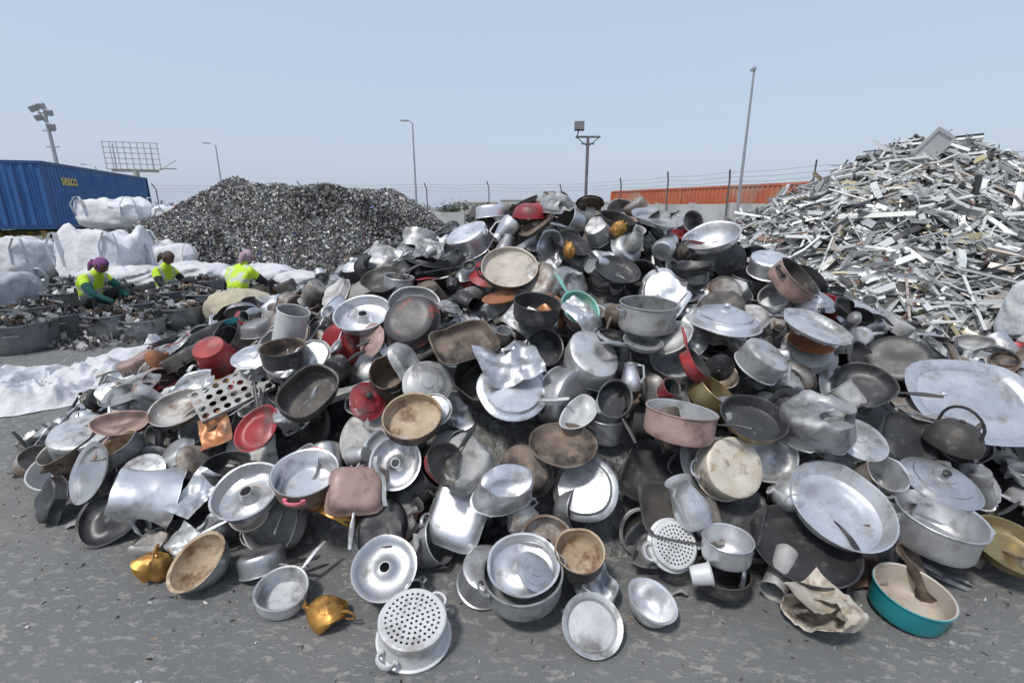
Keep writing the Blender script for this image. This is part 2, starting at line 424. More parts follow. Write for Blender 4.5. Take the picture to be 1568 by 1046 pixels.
def drop(P,Rm,x,y,perc=93):
    fp=footprint(P,Rm,x,y)
    if fp is None: return None
    u,lo,hi=fp
    z=max(np.percentile(Hf[u]-lo,perc),-lo.min()+.002)
    return z,u,lo,hi
def rotm(up,spin):
    up=Vector(up).normalized()
    q=Vector((0,0,1)).rotation_difference(up)
    return (q.to_matrix()@Matrix.Rotation(spin,3,'Z'))

defs=[
('saucepan',lambda s:pot(s(.09,.13),s(.07,.11),'long'),4,9),
('cooking_pot',lambda s:pot(s(.12,.19),s(.10,.19),'ear'),7,16),
('plain_pot',lambda s:pot(s(.10,.17),s(.08,.16),None,s(0,.15)),6,12),
('tall_pot',lambda s:pot(s(.07,.11),s(.15,.24),None),4,7),
('frying_pan',lambda s:pan(s(.12,.17),.045),4,12),
('wok_pan',lambda s:pan(s(.13,.18),.06,False),3,7),
('mixing_bowl',lambda s:bowl(s(.10,.18),s(.05,.11)),5,8),
('pot_lid',lambda s:lid(s(.09,.16),s(.02,.06)),4,7),
('flat_lid',lambda s:lid(s(.10,.15),s(.012,.02),False),3,4),
('ring_mould',lambda s:ring(s(.11,.15)),2,3),
('round_tray',lambda s:tray(s(.13,.23)),4,6),
('baking_tray',lambda s:square(pan(s(.12,.16),.04,False),5,1.35),3,5),
('square_pan',lambda s:square(pot(s(.09,.13),s(.06,.1),None,.1),4,1.1),3,4),
('kettle',lambda s:kettle(s(.08,.11),s(.11,.15)),3,6),
('bail_kettle',lambda s:kettle2(s(.09,.12),s(.11,.15)),2,4),
('mug',lambda s:mug(s(.045,.06),s(.07,.11)),3,4),
('bucket',lambda s:bucket(s(.11,.15),s(.18,.25)),2,3),
('jug',lambda s:jug(s(.06,.085),s(.17,.24)),3,6),
('crumpled_sheet',lambda s:sheet(s(.2,.36),s(.14,.26),s(.02,.04),s(0,99)),6,4),
('ladle',lambda s:ladle(),1,2),
('loose_handle',lambda s:loosehandle(s(.15,.2)),1,2.5),
('metal_strip',lambda s:stripp(s(.15,.35),s(.02,.05),s(0,99)),4,4.5),
('perforated_plate',lambda s:colander(s(.09,.12),.06),2,1.6),
]
schemes=[(('alu','alu','alu'),18),(('alu','alu2','alu'),11),(('alu2','alu','bake'),9),(('alu2','alu2','bake'),10),(('matte','alu','bake'),5),(('matte','matte','alu2'),9),(('alu3','alu2','alu2'),8),
(('alu3','alu3','bake'),7),(('alu','black','bake'),7),(('alu2','char','bake'),8),(('black','black','bake'),12),(('char','char','bake'),6),(('burnt','alu3','burnt'),6),(('burnt','burnt','bake'),2.5),(('alu','cream','alu'),2),(('alu2','beige','alu2'),2),
(('red','black','red'),2.8),(('red','red','bake'),1.5),(('alu','alu2','red'),2),(('gold','gold','bake'),.7),(('brass','brass','bake'),.8),(('orange','char','bake'),1.3),(('pink','pink','pink'),1.6),(('pink','alu2','bake'),.8),(('brown','black','bake'),3.5),(('wht','wht','bake'),1.5),(('teal','wht','bake'),.1),(('mint','mint','bake'),.1)]
arche=[]
for name,fn,nv,wt in defs:
    for k in range(nv):
        r=random.Random(len(arche)*31+k)
        s=lambda a,b,r=r:r.uniform(a,b)
        m=fn(s)
        if name not in('crumpled_sheet','metal_strip','ladle','loose_handle'):
            sev=(.08,.30,.14,.5,.22,.10,.18)[k%7]; dent(m,len(arche)*3+k,sev,.04+sev*.5)
        me=m.mesh(name,[M['alu'],M['alu'],M['alu']])
        arche.append((name,me,sample(me),wt/nv))
SW=np.array([s[1] for s in schemes],float); SW/=SW.sum()
cnt=0
def put(name,me,Rm,x,y,z,mats,parent):
    o=bpy.data.objects.new(name,me); o.matrix_world=Matrix.Translation((x,y,z))@Rm.to_4x4()
    link(o,parent)
    if name in('crumpled_sheet','metal_strip') and mats[0] in('teal','mint','gold','black'): mats=('alu2',)*3
    for i,mn in enumerate(mats[:len(me.materials)]):
        o.material_slots[i].link='OBJECT'; o.material_slots[i].material=M[mn]
    return o
def randrot(ix,iy,wild=1.0):
    n=Vector((-gradx[ix,iy],-grady[ix,iy],1)).normalized()
    k=random.random()
    sg=.46*wild
    up=n+Vector((random.gauss(0,sg),random.gauss(0,sg),random.gauss(0,sg)))
    if k<.31: up=-up
    elif k<.54: up=n.cross(Vector((random.gauss(0,1),random.gauss(0,1),random.gauss(0,1))))+n*random.uniform(-.3,.4)
    return rotm(up,random.uniform(0,6.28))
def fill(nmax,maxover,A,thr,tries=4,extra=0.0):
    global cnt
    W=np.array([a[3] for a in A]); W/=W.sum()
    fails=0
    for it in range(nmax):
        if it%12==0:
            D=np.clip(TG+extra-H,0,None)*(TG>.035); D[D<thr]=0
            p=(D**1.3).reshape(-1); sm=p.sum()
            if sm<=0 or fails>500: break
            cum=np.cumsum(p)/sm
        k=int(np.searchsorted(cum,random.random())); k=min(k,NX*NY-1)
        ix,iy=divmod(k,NY); x,y=gx[ix],gy[iy]
        name,me,P,_=A[int(rng.choice(len(A),p=W))]
        best=None
        for tr in range(tries):
            Rm=randrot(ix,iy); Rn=np.array(Rm)
            d=drop(P,Rn,x,y,88)
            if d is None: continue
            z,u,lo,hi=d
            over=(z+hi-TG.reshape(-1)[u]).max(); gap=(z+lo-Hf[u]).mean()
            sc=max(0,over-.05)*1.2+gap
            if best is None or sc<best[0]: best=(sc,z,u,hi,Rm,over)
        if best is None or best[5]>maxover: fails+=1; continue
        sc,z,u,hi,Rm,over=best
        Hf[u]=np.maximum(Hf[u],z+hi)
        put(name,me,Rm,x,y,z,schemes[int(rng.choice(len(schemes),p=SW))][0],pile); cnt+=1
fill(3000,.21,arche,.05,3)
small=[a for a in arche if a[0] in('mug','ladle','metal_strip','loose_handle','crumpled_sheet','jug','saucepan','kettle','flat_lid')]
fill(900,.15,small,.05,3,.01)

# ------------------------------------------------------------ hero pieces
def hero(name,m,mats,x,y,up=(0,0,1),spin=0,perc=84,seed=None,sev=.06,sub=False,child=False):
    if seed is not None: dent(m,seed,sev,sev*.6)
    me=m.mesh(name,[M[a] for a in mats]); P=sample(me); Rm=rotm(up,spin)
    z,u,lo,hi=drop(P,np.array(Rm),x,y,perc); Hf[u]=np.maximum(Hf[u],z+hi)
    o=bpy.data.objects.new(name,me); o.matrix_world=Matrix.Translation((x,y,z))@Rm.to_4x4(); link(o); return o
A3=('alu','alu','alu')
hero('frying_pan',pan(.24,.07,False),('brown','black','bake'),1.43,2.03,(-.1,-.25,1),seed=1,perc=75)
hero('aluminium_basin',pan(.25,.085,False),('alu','alu','alu'),1.66,2.16,(0,-.45,1),seed=2,sev=.08)
hero('large_cooking_pot',pot(.19,.17,'ear'),A3,2.14,2.12,(.05,-.12,1),-.3,seed=3,sev=.08,perc=75)
hero('brass_pan',pan(.17,.07,False),('brass','brass','bake'),2.52,2.10,(0,-.35,1),seed=4,perc=75)
hero('dark_saucepan',pot(.125,.08,None),('char','char','bake'),1.03,1.97,(0,0,1),seed=5,perc=60)
hero('aluminium_saucepan',pot(.115,.11,None),A3,1.03,1.97,(.02,.05,1),seed=6,sev=.05)
hero('teal_saucepan',pot(.155,.13,None,.05),('teal','cream','bake'),1.85,1.86,(.05,-.12,1),seed=7,sev=.04,perc=60)
hero('crushed_tin_can',dent(pot(.12,.20,None),8,.8,.5),('rust','rust','bake'),1.47,1.78,(-.9,-.35,.25),.2,perc=60)
hero('crushed_burnt_tin',sheet(.22,.16,.03,4.4),('rust',),1.33,1.76,(0,-.1,1),.4,perc=60)
hero('stacked_pot',pot(.18,.12,'ear'),('alu2','alu2','alu2'),.05,1.88,(0,-.15,1),.4,seed=9,perc=75)
hero('ring_mould',ring(.16,.07),('alu2','alu','alu'),.05,1.91,(.05,-.35,1),seed=10,sev=.15)
hero('pan_lid',lid(.09,.02,False),A3,.10,1.84,(.6,-.5,1),seed=11,sev=.2)
hero('round_baking_tin',tray(.13,.035),('alu2','alu2','alu'),.35,1.73,(.1,-.72,1),seed=12,sev=.06,perc=70)
hero('small_mixing_bowl',bowl(.105,.10),('matte','alu','alu'),.62,1.84,(.25,-.2,1),seed=13,sev=.1,perc=60)
hero('colander',colander(.145,.13,6),('wht','wht','wht'),-.43,1.70,(.05,-.22,1),1.0,seed=14,sev=.07,perc=70)
hero('pot_lid',ring(.15,.03),('alu','alu','alu'),-.62,1.98,(.1,-.6,1),seed=15,sev=.1)
hero('golden_teapot',kettle(.10,.10,0),('gold','gold','gold'),-.85,1.82,(.05,-.1,1),3.0,seed=16,sev=.45,perc=60)
hero('golden_kettle',kettle2(.095,.11),('gold','gold','gold'),-1.86,2.08,(.3,-.1,1),.4,seed=17,sev=.6,perc=60)
hero('small_saucepan',pot(.12,.09,'long'),('alu','alu2','alu'),-1.1,1.92,(.1,-.2,1),1.2,seed=18,sev=.08,perc=70)
hero('dirty_bowl',bowl(.14,.13),('alu','beige','alu'),-1.54,2.10,(-.35,-.6,1),seed=19,sev=.1,perc=70)
hero('granite_bowl',pot(.12,.1,None),('char','beige','bake'),.32,1.99,(.05,-.3,1),seed=20,sev=.06)
hero('aluminium_bucket',bucket(.19,.30),('alu','alu2','alu'),-2.2,2.36,(.75,.35,-.35),0,seed=21,sev=.3,perc=70)
hero('pink_handled_pot',pot(.165,.12,'ear',.05),('burnt','alu','hotpink'),-1.1,2.3,(.1,-.3,1),.6+1.0,seed=22,sev=.05)
hero('square_griddle',square(pan(.14,.05,True),5,1.05),('pink','pink','alu'),-.8,2.2,(-.35,.8,-1),2.2,seed=23,sev=.2)
hero('rusted_pan',pot(.16,.08,None),('burnt','beige','bake'),-.56,2.52,(.05,-.55,1),seed=24,sev=.04)
hero('black_wok',pan(.19,.07,True),('redspot','black','bake'),-.66,3.0,(.15,.85,-.7),2.5,seed=25)
hero('large_skillet',pot(.20,.05,'ear'),('char','cream','bake'),-.02,3.45,(.05,-.75,1),.3,seed=26,sev=.04)
hero('stock_pot',pot(.18,.17,'ear'),('matte','alu2','alu2'),.86,3.02,(.03,-.08,1),.2,seed=27,sev=.06)
hero('domed_lid',lid(.235,.10),A3,1.38,3.08,(.05,-.15,1),seed=28,sev=.05)
hero('mint_saucepan',pot(.14,.07,'long'),('pink','mint','mint'),.43,3.2,(.3,-.9,1),2.2,seed=29,sev=.12)
hero('large_oval_tray',square(tray(.31,.03),3,1.2),A3,2.85,2.78,(-.05,-.75,1),-.1,seed=30,sev=.08)
hero('black_kettle',kettle2(.135,.15),('char','char','bake'),2.5,2.5,(.1,-.1,1),.3,seed=31,sev=.2)
hero('egg_tray',eggtray(.46,.27),('matte',),-1.85,3.0,(.1,-.6,1),.75,perc=80)
hero('burnt_bottomed_pot',pot(.16,.14,'ear'),('rust','alu','alu'),1.16,2.24,(-.1,.85,-.6),.2,seed=32,sev=.1)
hero('pink_stock_pot',pot(.18,.15,'long'),('pink','alu2','bake'),.9,2.4,(.1,.1,1),-.7,seed=33,sev=.08)
hero('perforated_disc',colander(.115,.04,6),('wht','wht','wht'),.80,2.06,(.15,-.9,.8),.3,perc=70)
hero('red_bowl',bowl(.14,.1),('red','red','red'),.15,4.15,(0,.1,-1),seed=34,sev=.15,perc=70)
hero('golden_pot_lid',kettle(.08,.1,0),('gold','gold','gold'),.80,3.85,(.5,-.3,1),1,seed=35,sev=.5,perc=60)
hero('small_golden_kettle',kettle(.07,.09,0),('gold','gold','gold'),.42,3.65,(.2,-.5,1),2,seed=36,sev=.5,perc=60)
hero('aluminium_canister',pot(.10,.27,None),('wht','alu','alu'),-1.55,3.2,(.35,-.1,1),seed=37,sev=.12)
hero('cake_mould',ring(.18,.08),A3,-1.0,3.2,(0,-.55,1),seed=38,sev=.1)
hero('oval_casserole',square(pot(.13,.1,None),2.6,1.4),('char','char','bake'),-1.22,2.72,(.3,-.8,1),1.2,seed=39)
hero('flat_dark_pan',pan(.18,.05,False),('alu','burnt','bake'),.28,2.42,(0,-.3,1),seed=40,sev=.1)
hero('crushed_cooking_pot',dent(pot(.18,.2,None),41,.6,.4),('alu2','alu2','alu'),1.65,2.36,(.1,.3,-.9))
hero('yellow_rimmed_pan',pan(.17,.07,False),('brass','black','mint'),1.3,2.42,(0,-.4,1),seed=42,sev=.1)
hero('large_dish',tray(.22,.04),('alu','alu2','alu'),1.15,3.95,(.1,-.3,1),seed=43,sev=.2)
hero('tilted_basin',bowl(.2,.12),A3,1.6,3.9,(-.4,-.4,1),seed=44,sev=.2,perc=70)
hero('bundt_mould',ring(.18,.08),A3,-1.4,2.28,(-.1,-.4,1),seed=45,sev=.12)
hero('upturned_pot',pot(.19,.16,None),('alu2','alu','alu'),-2.85,2.92,(-.1,.25,-1),seed=46,sev=.15,perc=75)
hero('black_deep_pan',pot(.15,.12,'long'),('black','black','bake'),.15,3.05,(.1,-.2,1),1.0,seed=47,sev=.06)
hero('crumpled_tray',sheet(.36,.3,.05,12.2),('alu',),-.02,2.78,(0,-.6,1),.3)
hero('dark_cooking_pot',pot(.14,.11,None),('black','burnt','bake'),-1.45,2.95,(0,-.15,1),seed=51,sev=.1)
hero('wide_lid',lid(.19,.05),('alu','alu','bake'),2.3,2.3,(.1,-.3,1),seed=48,sev=.15)
hero('dented_cooking_pot',dent(pot(.15,.18,'ear'),52,.5,.3),('matte','alu2','alu2'),-.24,2.26,(.1,.5,-.8))
hero('aluminium_tureen',dent(pot(.14,.17,None,.1),53,.35,.3),('alu','alu','alu2'),-.02,2.12,(-.2,.5,-.9))
hero('red_frying_pan',pan(.13,.05),('red','char','bake'),-.38,2.2,(.8,-.5,.5),1.2,seed=54,sev=.3)
hero('red_lid',dent(lid(.13,.04),55,.4,.2),('red','red','bake'),-.88,2.72,(.5,-.5,1),perc=70)
hero('red_saucepan',pot(.11,.08,'long'),('red','black','red'),1.05,2.75,(.6,-.3,.6),2.0,seed=56,sev=.2)
hero('tall_aluminium_jug',jug(.085,.24),('alu','alu','alu'),.93,2.1,(-.5,.2,1),1.0,seed=57,sev=.15)
hero('crushed_colander',dent(colander(.13,.07,5),58,.4,.3),('alu','alu','alu'),2.0,3.05,(.2,-.6,1))
hero('small_white_cup',mug(.05,.09),('wht','wht','wht'),.84,1.90,(.9,-.1,.2),1,seed=59,perc=60)
hero('long_handled_black_pan',pan(.17,.055),('black','black','bake'),2.17,2.8,(-.4,-.6,1),-.6,seed=60,sev=.1)
hero('black_frying_pan',pan(.16,.05),('black','black','bake'),.75,3.5,(.1,-.6,1),2.4,seed=61,sev=.1)
hero('black_skillet',pan(.16,.05),('black','char','bake'),-.95,3.55,(-.1,-.5,1),.4,seed=62,sev=.1)
hero('black_roasting_pan',square(pan(.15,.06,False),5,1.3),('black','burnt','bake'),-.30,2.9,(.2,-.7,1),.5,seed=63,sev=.15)
hero('salmon_pot',pot(.17,.13,'ear'),('pink','char','bake'),1.95,3.45,(.5,-.5,.7),.3,seed=64,sev=.15)
hero('shallow_round_tray',tray(.21,.03),('matte','alu2','alu'),1.9,2.95,(.2,-.35,1),seed=65,sev=.15)
hero('wide_round_tray',tray(.2,.03),('alu2','alu2','alu'),-2.75,3.3,(-.2,-.3,1),seed=66,sev=.15,perc=70)
hero('upturned_saucepan',pot(.13,.13,'long'),('alu2','alu','bake'),1.5,2.7,(-.3,.4,-.8),.4,seed=67,sev=.1)

for i in range(200):
    x=random.uniform(-3.6,4.6); y=random.uniform(1.95,5.2)
    ix=int((x-X0)/CS); iy=int((y-Y0)/CS)
    if TG[ix,iy]<.12: continue
    name,me,P,_=random.choice(small); Rm=randrot(ix,iy,.8); d=drop(P,np.array(Rm),x,y,86)
    if d is None: continue
    z,u,lo,hi=d
    if (z+hi-TG.reshape(-1)[u]).max()>.24: continue
    Hf[u]=np.maximum(Hf[u],z+hi); put(name,me,Rm,x,y,z,schemes[int(rng.choice(len(schemes),p=SW))][0],pile)

# ------------------------------------------------------------ swarf mound & extrusion heap
def mound_fn(cx,cy,Hh,exl,exr,eyf,eyb,pl,pw,seed):
    def f(x,y):
        dx=x-cx; dy=y-cy
        ex=exl if dx<0 else exr; ey=eyf if dy<0 else eyb
        r=((abs(dx)/ex)**2.2+(abs(dy)/ey)**2.2)**(1/2.2)
        t=max(0,min(1,(1-r)/pl))**pw
        return Hh*t*(1+.12*noise.noise(Vector((x*.5,y*.5,seed))))+(.16*noise.noise(Vector((x*1.5,y*1.5,seed))) if t>0 else 0)*min(1,t*3)
    return f
def mound_mesh(name,f,bx,by,n,mat,rough=.08):
    m=MB(); xs=np.linspace(*bx,n); ys=np.linspace(*by,n)
    for x in xs:
        for y in ys:
            h=f(x,y); m.v.append((x,y,h-.04+(rough*noise.noise(Vector((x*4,y*4,1))) if h>.05 else -.03)))
    for i in range(n-1):
        for j in range(n-1): m.f.append((i*n+j,(i+1)*n+j,(i+1)*n+j+1,i*n+j+1)); m.m.append(0)
    return m.mesh(name,[mat])
def quads_mesh(name,V,F,C,mat):
    me=bpy.data.meshes.new(name); me.from_pydata(V.tolist(),[],F.tolist())
    a=me.color_attributes.new('col','FLOAT_COLOR','POINT'); a.data.foreach_set('color',C.astype(np.float32).reshape(-1))
    me.materials.append(mat); me.update(); return me
def chips(name,f,pos,smin,smax,pal,mat,parent,bendy=.5):
    n=len(pos); V=np.zeros((n,6,3)); C=np.ones((n,6,4))
    a=rng.normal(size=(n,3)); a/=np.linalg.norm(a,axis=1)[:,None]
    b=rng.normal(size=(n,3)); b-= (b*a).sum(1)[:,None]*a; b/=np.linalg.norm(b,axis=1)[:,None]
    c=np.cross(a,b); L=rng.uniform(smin,smax,n)[:,None]; W=L*rng.uniform(.2,.7,n)[:,None]; K=L*rng.uniform(-bendy,bendy,n)[:,None]
    for k,(u,vv,h) in enumerate(((-1,-1,0),(-1,1,0),(0,-1,1),(0,1,1),(1,-1,0),(1,1,0))):
        V[:,k]=pos+a*u*L/2+b*vv*W/2+c*h*K*.5
    pal=np.array(pal); ci=rng.integers(0,len(pal),n); cc=pal[ci]*rng.uniform(.7,1.2,n)[:,None]
    C[:,:,:3]=cc[:,None,:]
    b0=np.arange(n)[:,None]*6
    F=np.concatenate([b0+np.array([[0,2,3,1]]),b0+np.array([[2,4,5,3]])])
    return link(bpy.data.objects.new(name,quads_mesh(name,V.reshape(-1,3),F,C.reshape(-1,4),mat)),parent)
chipm=attr_mat('shredded_metal',.4,.5)
fS=mound_fn(-5.7,15.5,2.35,8.2,4.9,3.8,5,.62,.8,2.0)
sw=empty('mound_of_shredded_metal')
darkscrap=surf('dark_scrap',(.17,.17,.165),(.09,.09,.09),.2,.7,bscale=15,bump=.8,scale=9,bdist=.05)
link(bpy.data.objects.new('mound_body',mound_mesh('mound_body',fS,(-14.5,-.5),(11,21),150,darkscrap)),sw)
pos=[]
while len(pos)<70000:
    x=random.uniform(-14,-.8); y=random.uniform(11.4,17)
    h=fS(x,y)
    if h>.03 or random.random()<.03: pos.append((x,y,max(0,h)+random.uniform(-.03,.045)))
pos=np.array(pos)
greys=[(.32,.32,.31),(.24,.24,.24),(.40,.40,.39),(.17,.17,.17),(.44,.44,.43),(.31,.29,.26),(.35,.35,.34),(.5,.5,.5),(.27,.23,.2)]
darkg=[tuple(c*.62 for c in g_) for g_ in greys]
zone=np.array([noise.noise(Vector((p[0]*.45,p[1]*.45,7)))+.09*(p[0]+5) for p in pos])>.12
chips('shreds',fS,pos[~zone],.035,.11,greys,chipm,sw)
chips('dark_shreds',fS,pos[zone],.05,.15,darkg,chipm,sw)
pos=[]
while len(pos)<260:
    x=random.uniform(-12,-1.5); y=random.uniform(11.4,15.5); h=fS(x,y)
    if h>.05: pos.append((x,y,h+.04))
chips('coloured_shreds',fS,np.array(pos),.05,.13,[(.35,.06,.05),(.6,.6,.6),(.06,.12,.3),(.4,.28,.12),(.65,.65,.65),(.35,.2,.12)],chipm,sw)

fE=mound_fn(8.3,10.6,2.85,4.9,9,4.7,5,.9,.8,5.0)
ex=empty('heap_of_aluminium_extrusions')
link(bpy.data.objects.new('heap_body',mound_mesh('heap_body',fE,(3,18),(5.5,16),120,darkscrap,.15)),ex)
V=[];F=[];C=[]
pal=[((.57,.58,.57),28),((.46,.47,.46),24),((.70,.71,.70),18),((.52,.46,.28),4.5),((.42,.44,.42),9),((.22,.13,.10),3),((.06,.06,.06),6),((.52,.44,.38),2.5),((.3,.31,.31),12),((.80,.80,.78),9)]
pw_=[p[1] for p in pal]
def strip3(p,d,n,L,wd,kind,col,bend):
    d=d.normalized(); s=d.cross(n).normalized(); n=s.cross(d).normalized()
    if kind==0: cs=[(-wd/2,0),(wd/2,0),(wd/2,wd*.6)]; closed=False
    elif kind==1: cs=[(-wd/2,wd*.4),(-wd/2,0),(wd/2,0),(wd/2,wd*.4)]; closed=False
    elif kind==2: cs=[(-wd/2,-wd*.25),(wd/2,-wd*.25),(wd/2,wd*.25),(-wd/2,wd*.25)]; closed=True
    else: cs=[(-wd/2,0),(0,wd*.06),(wd/2,0)]; closed=False
    ns=4 if abs(bend)>.02 else 2; base=len(V); k=len(cs)
    for i in range(ns):
        t=i/(ns-1)-.5
        q=p+d*(L*t)+n*(bend*L*(4*t*t)) 
        for a,b in cs: V.append(tuple(q+s*a+n*b)); C.append((*col,1))
    for i in range(ns-1):
        for j in range(k if closed else k-1):
            j2=(j+1)%k; F.append((base+i*k+j,base+i*k+j2,base+(i+1)*k+j2,base+(i+1)*k+j))
for i in range(10500):
    x=random.uniform(3.2,15.5); y=random.uniform(5.6,12.5)
    h=fE(x,y)
    if h<.04: continue
    e=.15; nrm=Vector((-(fE(x+e,y)-fE(x-e,y))/(2*e),-(fE(x,y+e)-fE(x,y-e))/(2*e),1)).normalized()
    wild=random.random()<.27
    d=Vector((random.gauss(0,1),random.gauss(0,1),random.gauss(0,.6))); d=(d-nrm*d.dot(nrm)*(random.uniform(0,.5) if wild else random.uniform(.7,1))).normalized()
    nn_=(nrm+Vector((random.gauss(0,.7),random.gauss(0,.7),random.gauss(0,.4)))).normalized()
    c=random.choices(pal,pw_)[0][0]; k=random.uniform(.75,1.12); c=tuple(min(.85,a*k) for a in c)
    L=random.choice((.12,.2,.3,.4,.5,.6,.85,1.1)) *random.uniform(.7,1.2)
    if wild: L=min(L,.6)
    wd=random.choice((.02,.03,.045,.06,.08,.10))*random.uniform(.8,1.2)
    strip3(Vector((x,y,h+random.uniform(-.12,.14))),d,nn_,L,min(wd,L*.6),random.choice((0,1,2,2,3)),c,random.uniform(-.2,.2) if random.random()<.45 else 0)
for i in range(70):
    x=random.uniform(4,14); y=random.uniform(6.2,11); h=fE(x,y)
    if h<.1: continue
    k=random.uniform(.4,.7)
    strip3(Vector((x,y,h+.08)),Vector((random.gauss(0,1),random.gauss(0,1),random.gauss(0,.5))),Vector((random.gauss(0,.6),random.gauss(-.3,.6),1)),random.uniform(.2,.4),random.uniform(.12,.22),random.choice((1,3)),random.choice(((k,k,k*.98),(k,k,k),(k*.9,k*.8,k*.72))),random.uniform(-.15,.15))
extm=attr_mat('extrusion_metal',.25,.42)
me=bpy.data.meshes.new('extrusions'); me.from_pydata(V,[],F); a=me.color_attributes.new('col','FLOAT_COLOR','POINT'); a.data.foreach_set('color',np.array(C,dtype=np.float32).reshape(-1)); me.materials.append(extm)
link(bpy.data.objects.new('extrusions',me),ex)
wf=MB()
for a,b,c,d in ((-.17,0,.05,.7),(.17,0,.05,.7)): wf.box((a,0,b),(c,.06,d))
for z in(-.33,.33): wf.box((0,0,z),(.29,.06,.05))
wf.box((.0,.0,0),(.285,.01,.60))
wfo=link(bpy.data.objects.new('window_frame',wf.mesh('window_frame',[M['wht']],False))); wfo.location=(8.0,9.9,2.92); wfo.rotation_euler=(.25,.6,-.3)

# ------------------------------------------------------------ shipping container
def container():
    root=empty('shipping_container'); A=Vector((-18.3,20,0)); B=Vector((-22.5,31.4,0))
    d=(B-A).normalized(); L=12.19
    ang=math.atan2(d.y,d.x)
    root.location=(A.x,A.y,1.0); root.rotation_euler=(0,0,ang)
    blue=surf('blue_container_paint',(.02,.10,.28),(.03,.12,.31),0,.5,(.15,.10,.08),.5,1.3,scale=1.2,thr=.6,bump=.1,rnd=0)
    dk=surf('dark_blue_steel',(.02,.06,.17),(.02,.07,.19),0,.5,rnd=0)
    Hh=2.59; Wd=2.44
    def corr(length,axis):
        m=MB(); per=.28; n=int(length/per); pts=[]
        for i in range(n):
            x=.07+i*(length-.14)/n; q=(length-.14)/n
            pts+=[(x,0),(x+q*.3,0),(x+q*.5,.036),(x+q*.8,.036)]
        pts.append((length-.07,0))
        for x,o in pts:
            for z in(.16,Hh-.12):
                m.v.append((x,o,z) if axis==0 else (o,x,z))
        for i in range(len(pts)-1): m.f.append((2*i,2*i+2,2*i+3,2*i+1)); m.m.append(0)
        return m
    m=corr(L,0); m.transform(lambda v:Vector((v.x,v.y+.02-0.0,v.z))); link(bpy.data.objects.new('long_side',m.mesh('long_side',[blue],False)),root)
    m=corr(L,0); m.transform(lambda v:Vector((v.x,Wd-.02-v.y,v.z))); link(bpy.data.objects.new('far_side',m.mesh('far_side',[blue],False)),root)
    m=corr(Wd,1); m.transform(lambda v:Vector((v.x+.02,v.y,v.z))); link(bpy.data.objects.new('end_wall',m.mesh('end_wall',[blue],False)),root)
    m=corr(Wd,1); m.transform(lambda v:Vector((L-.02-v.x,v.y,v.z))); link(bpy.data.objects.new('end_wall_far',m.mesh('end_wall_far',[blue],False)),root)
    f=MB()
    for x in(.06,L-.06):
        for y in(.06,Wd-.06): f.box((x,y,Hh/2),(.13,.13,Hh))
    for y in(.05,Wd-.05):
        f.box((L/2,y,.08),(L-.26,.1,.16)); f.box((L/2,y,Hh-.06),(L-.26,.08,.12))
    for x in(.05,L-.05):
        f.box((x,Wd/2,.08),(.1,Wd-.26,.16)); f.box((x,Wd/2,Hh-.06),(.08,Wd-.26,.12))
    f.box((L/2,Wd/2,Hh-.03),(L-.3,Wd-.2,.03))
    for y in (.5,.95,1.5,1.95): f.tube([(-.02,y,.15),(-.02,y,Hh-.15)],.02,6)
    link(bpy.data.objects.new('frame',f.mesh('frame',[dk],False)),root)
    c=MB(); 
    for y in(.5,1.94): c.box((L/2,y,-.2),(L,.15,.3))
    for x in(.6,3,5,9.5,10.6,11.6):
        c.box((x,Wd/2,-.18),(.12,2.3,.2))
    c.box((.8,Wd/2,-.72),(.2,1.6,.5))
    link(bpy.data.objects.new('trailer_chassis',c.mesh('trailer_chassis',[surf('chassis_paint',(.03,.03,.03),(.25,.2,.03),0,.7,rnd=0)],False)),root)
    wl=MB()
    for x in(9.5,10.6,11.6,.8):
        for y in(.15,2.3): 
            n0=len(wl.v); wl.lathe([(0,-.12),(.3,-.12),(.47,-.12),(.5,-.08),(.5,.08),(.47,.12),(0,.12)],20)
            for i in range(n0,len(wl.v)):
                v=wl.v[i]; wl.v[i]=(v[0]+x,v[2]+y,v[1]-.5)
    link(bpy.data.objects.new('wheels',wl.mesh('wheels',[M['bake']])),root)
    cu=bpy.data.curves.new('lettering','FONT'); cu.body='seaco'; cu.size=.62; cu.extrude=.004; cu.offset=.012
    cu.materials.append(surf('lettering_yellow',(.65,.5,.12),(.6,.45,.1),0,.5,rnd=0,bump=0))
    t=link(bpy.data.objects.new('lettering',cu),root); t.location=(1.2,-.004,1.75); t.rotation_euler=(math.pi/2,0,0)
container()
rc=MB(); rc.box((-28,23.5,2.3),(6,2.4,2.6))
for i in range(20): rc.box((-30.9+i*.3,22.28,2.3),(.12,.05,2.4))
rc.box((-28,23.5,.5),(5.5,1.6,1.0))
link(bpy.data.objects.new('red_shipping_container',rc.mesh('red_shipping_container',[surf('red_brown_paint',(.3,.05,.035),(.24,.04,.03),0,.6,rnd=0)],False)))

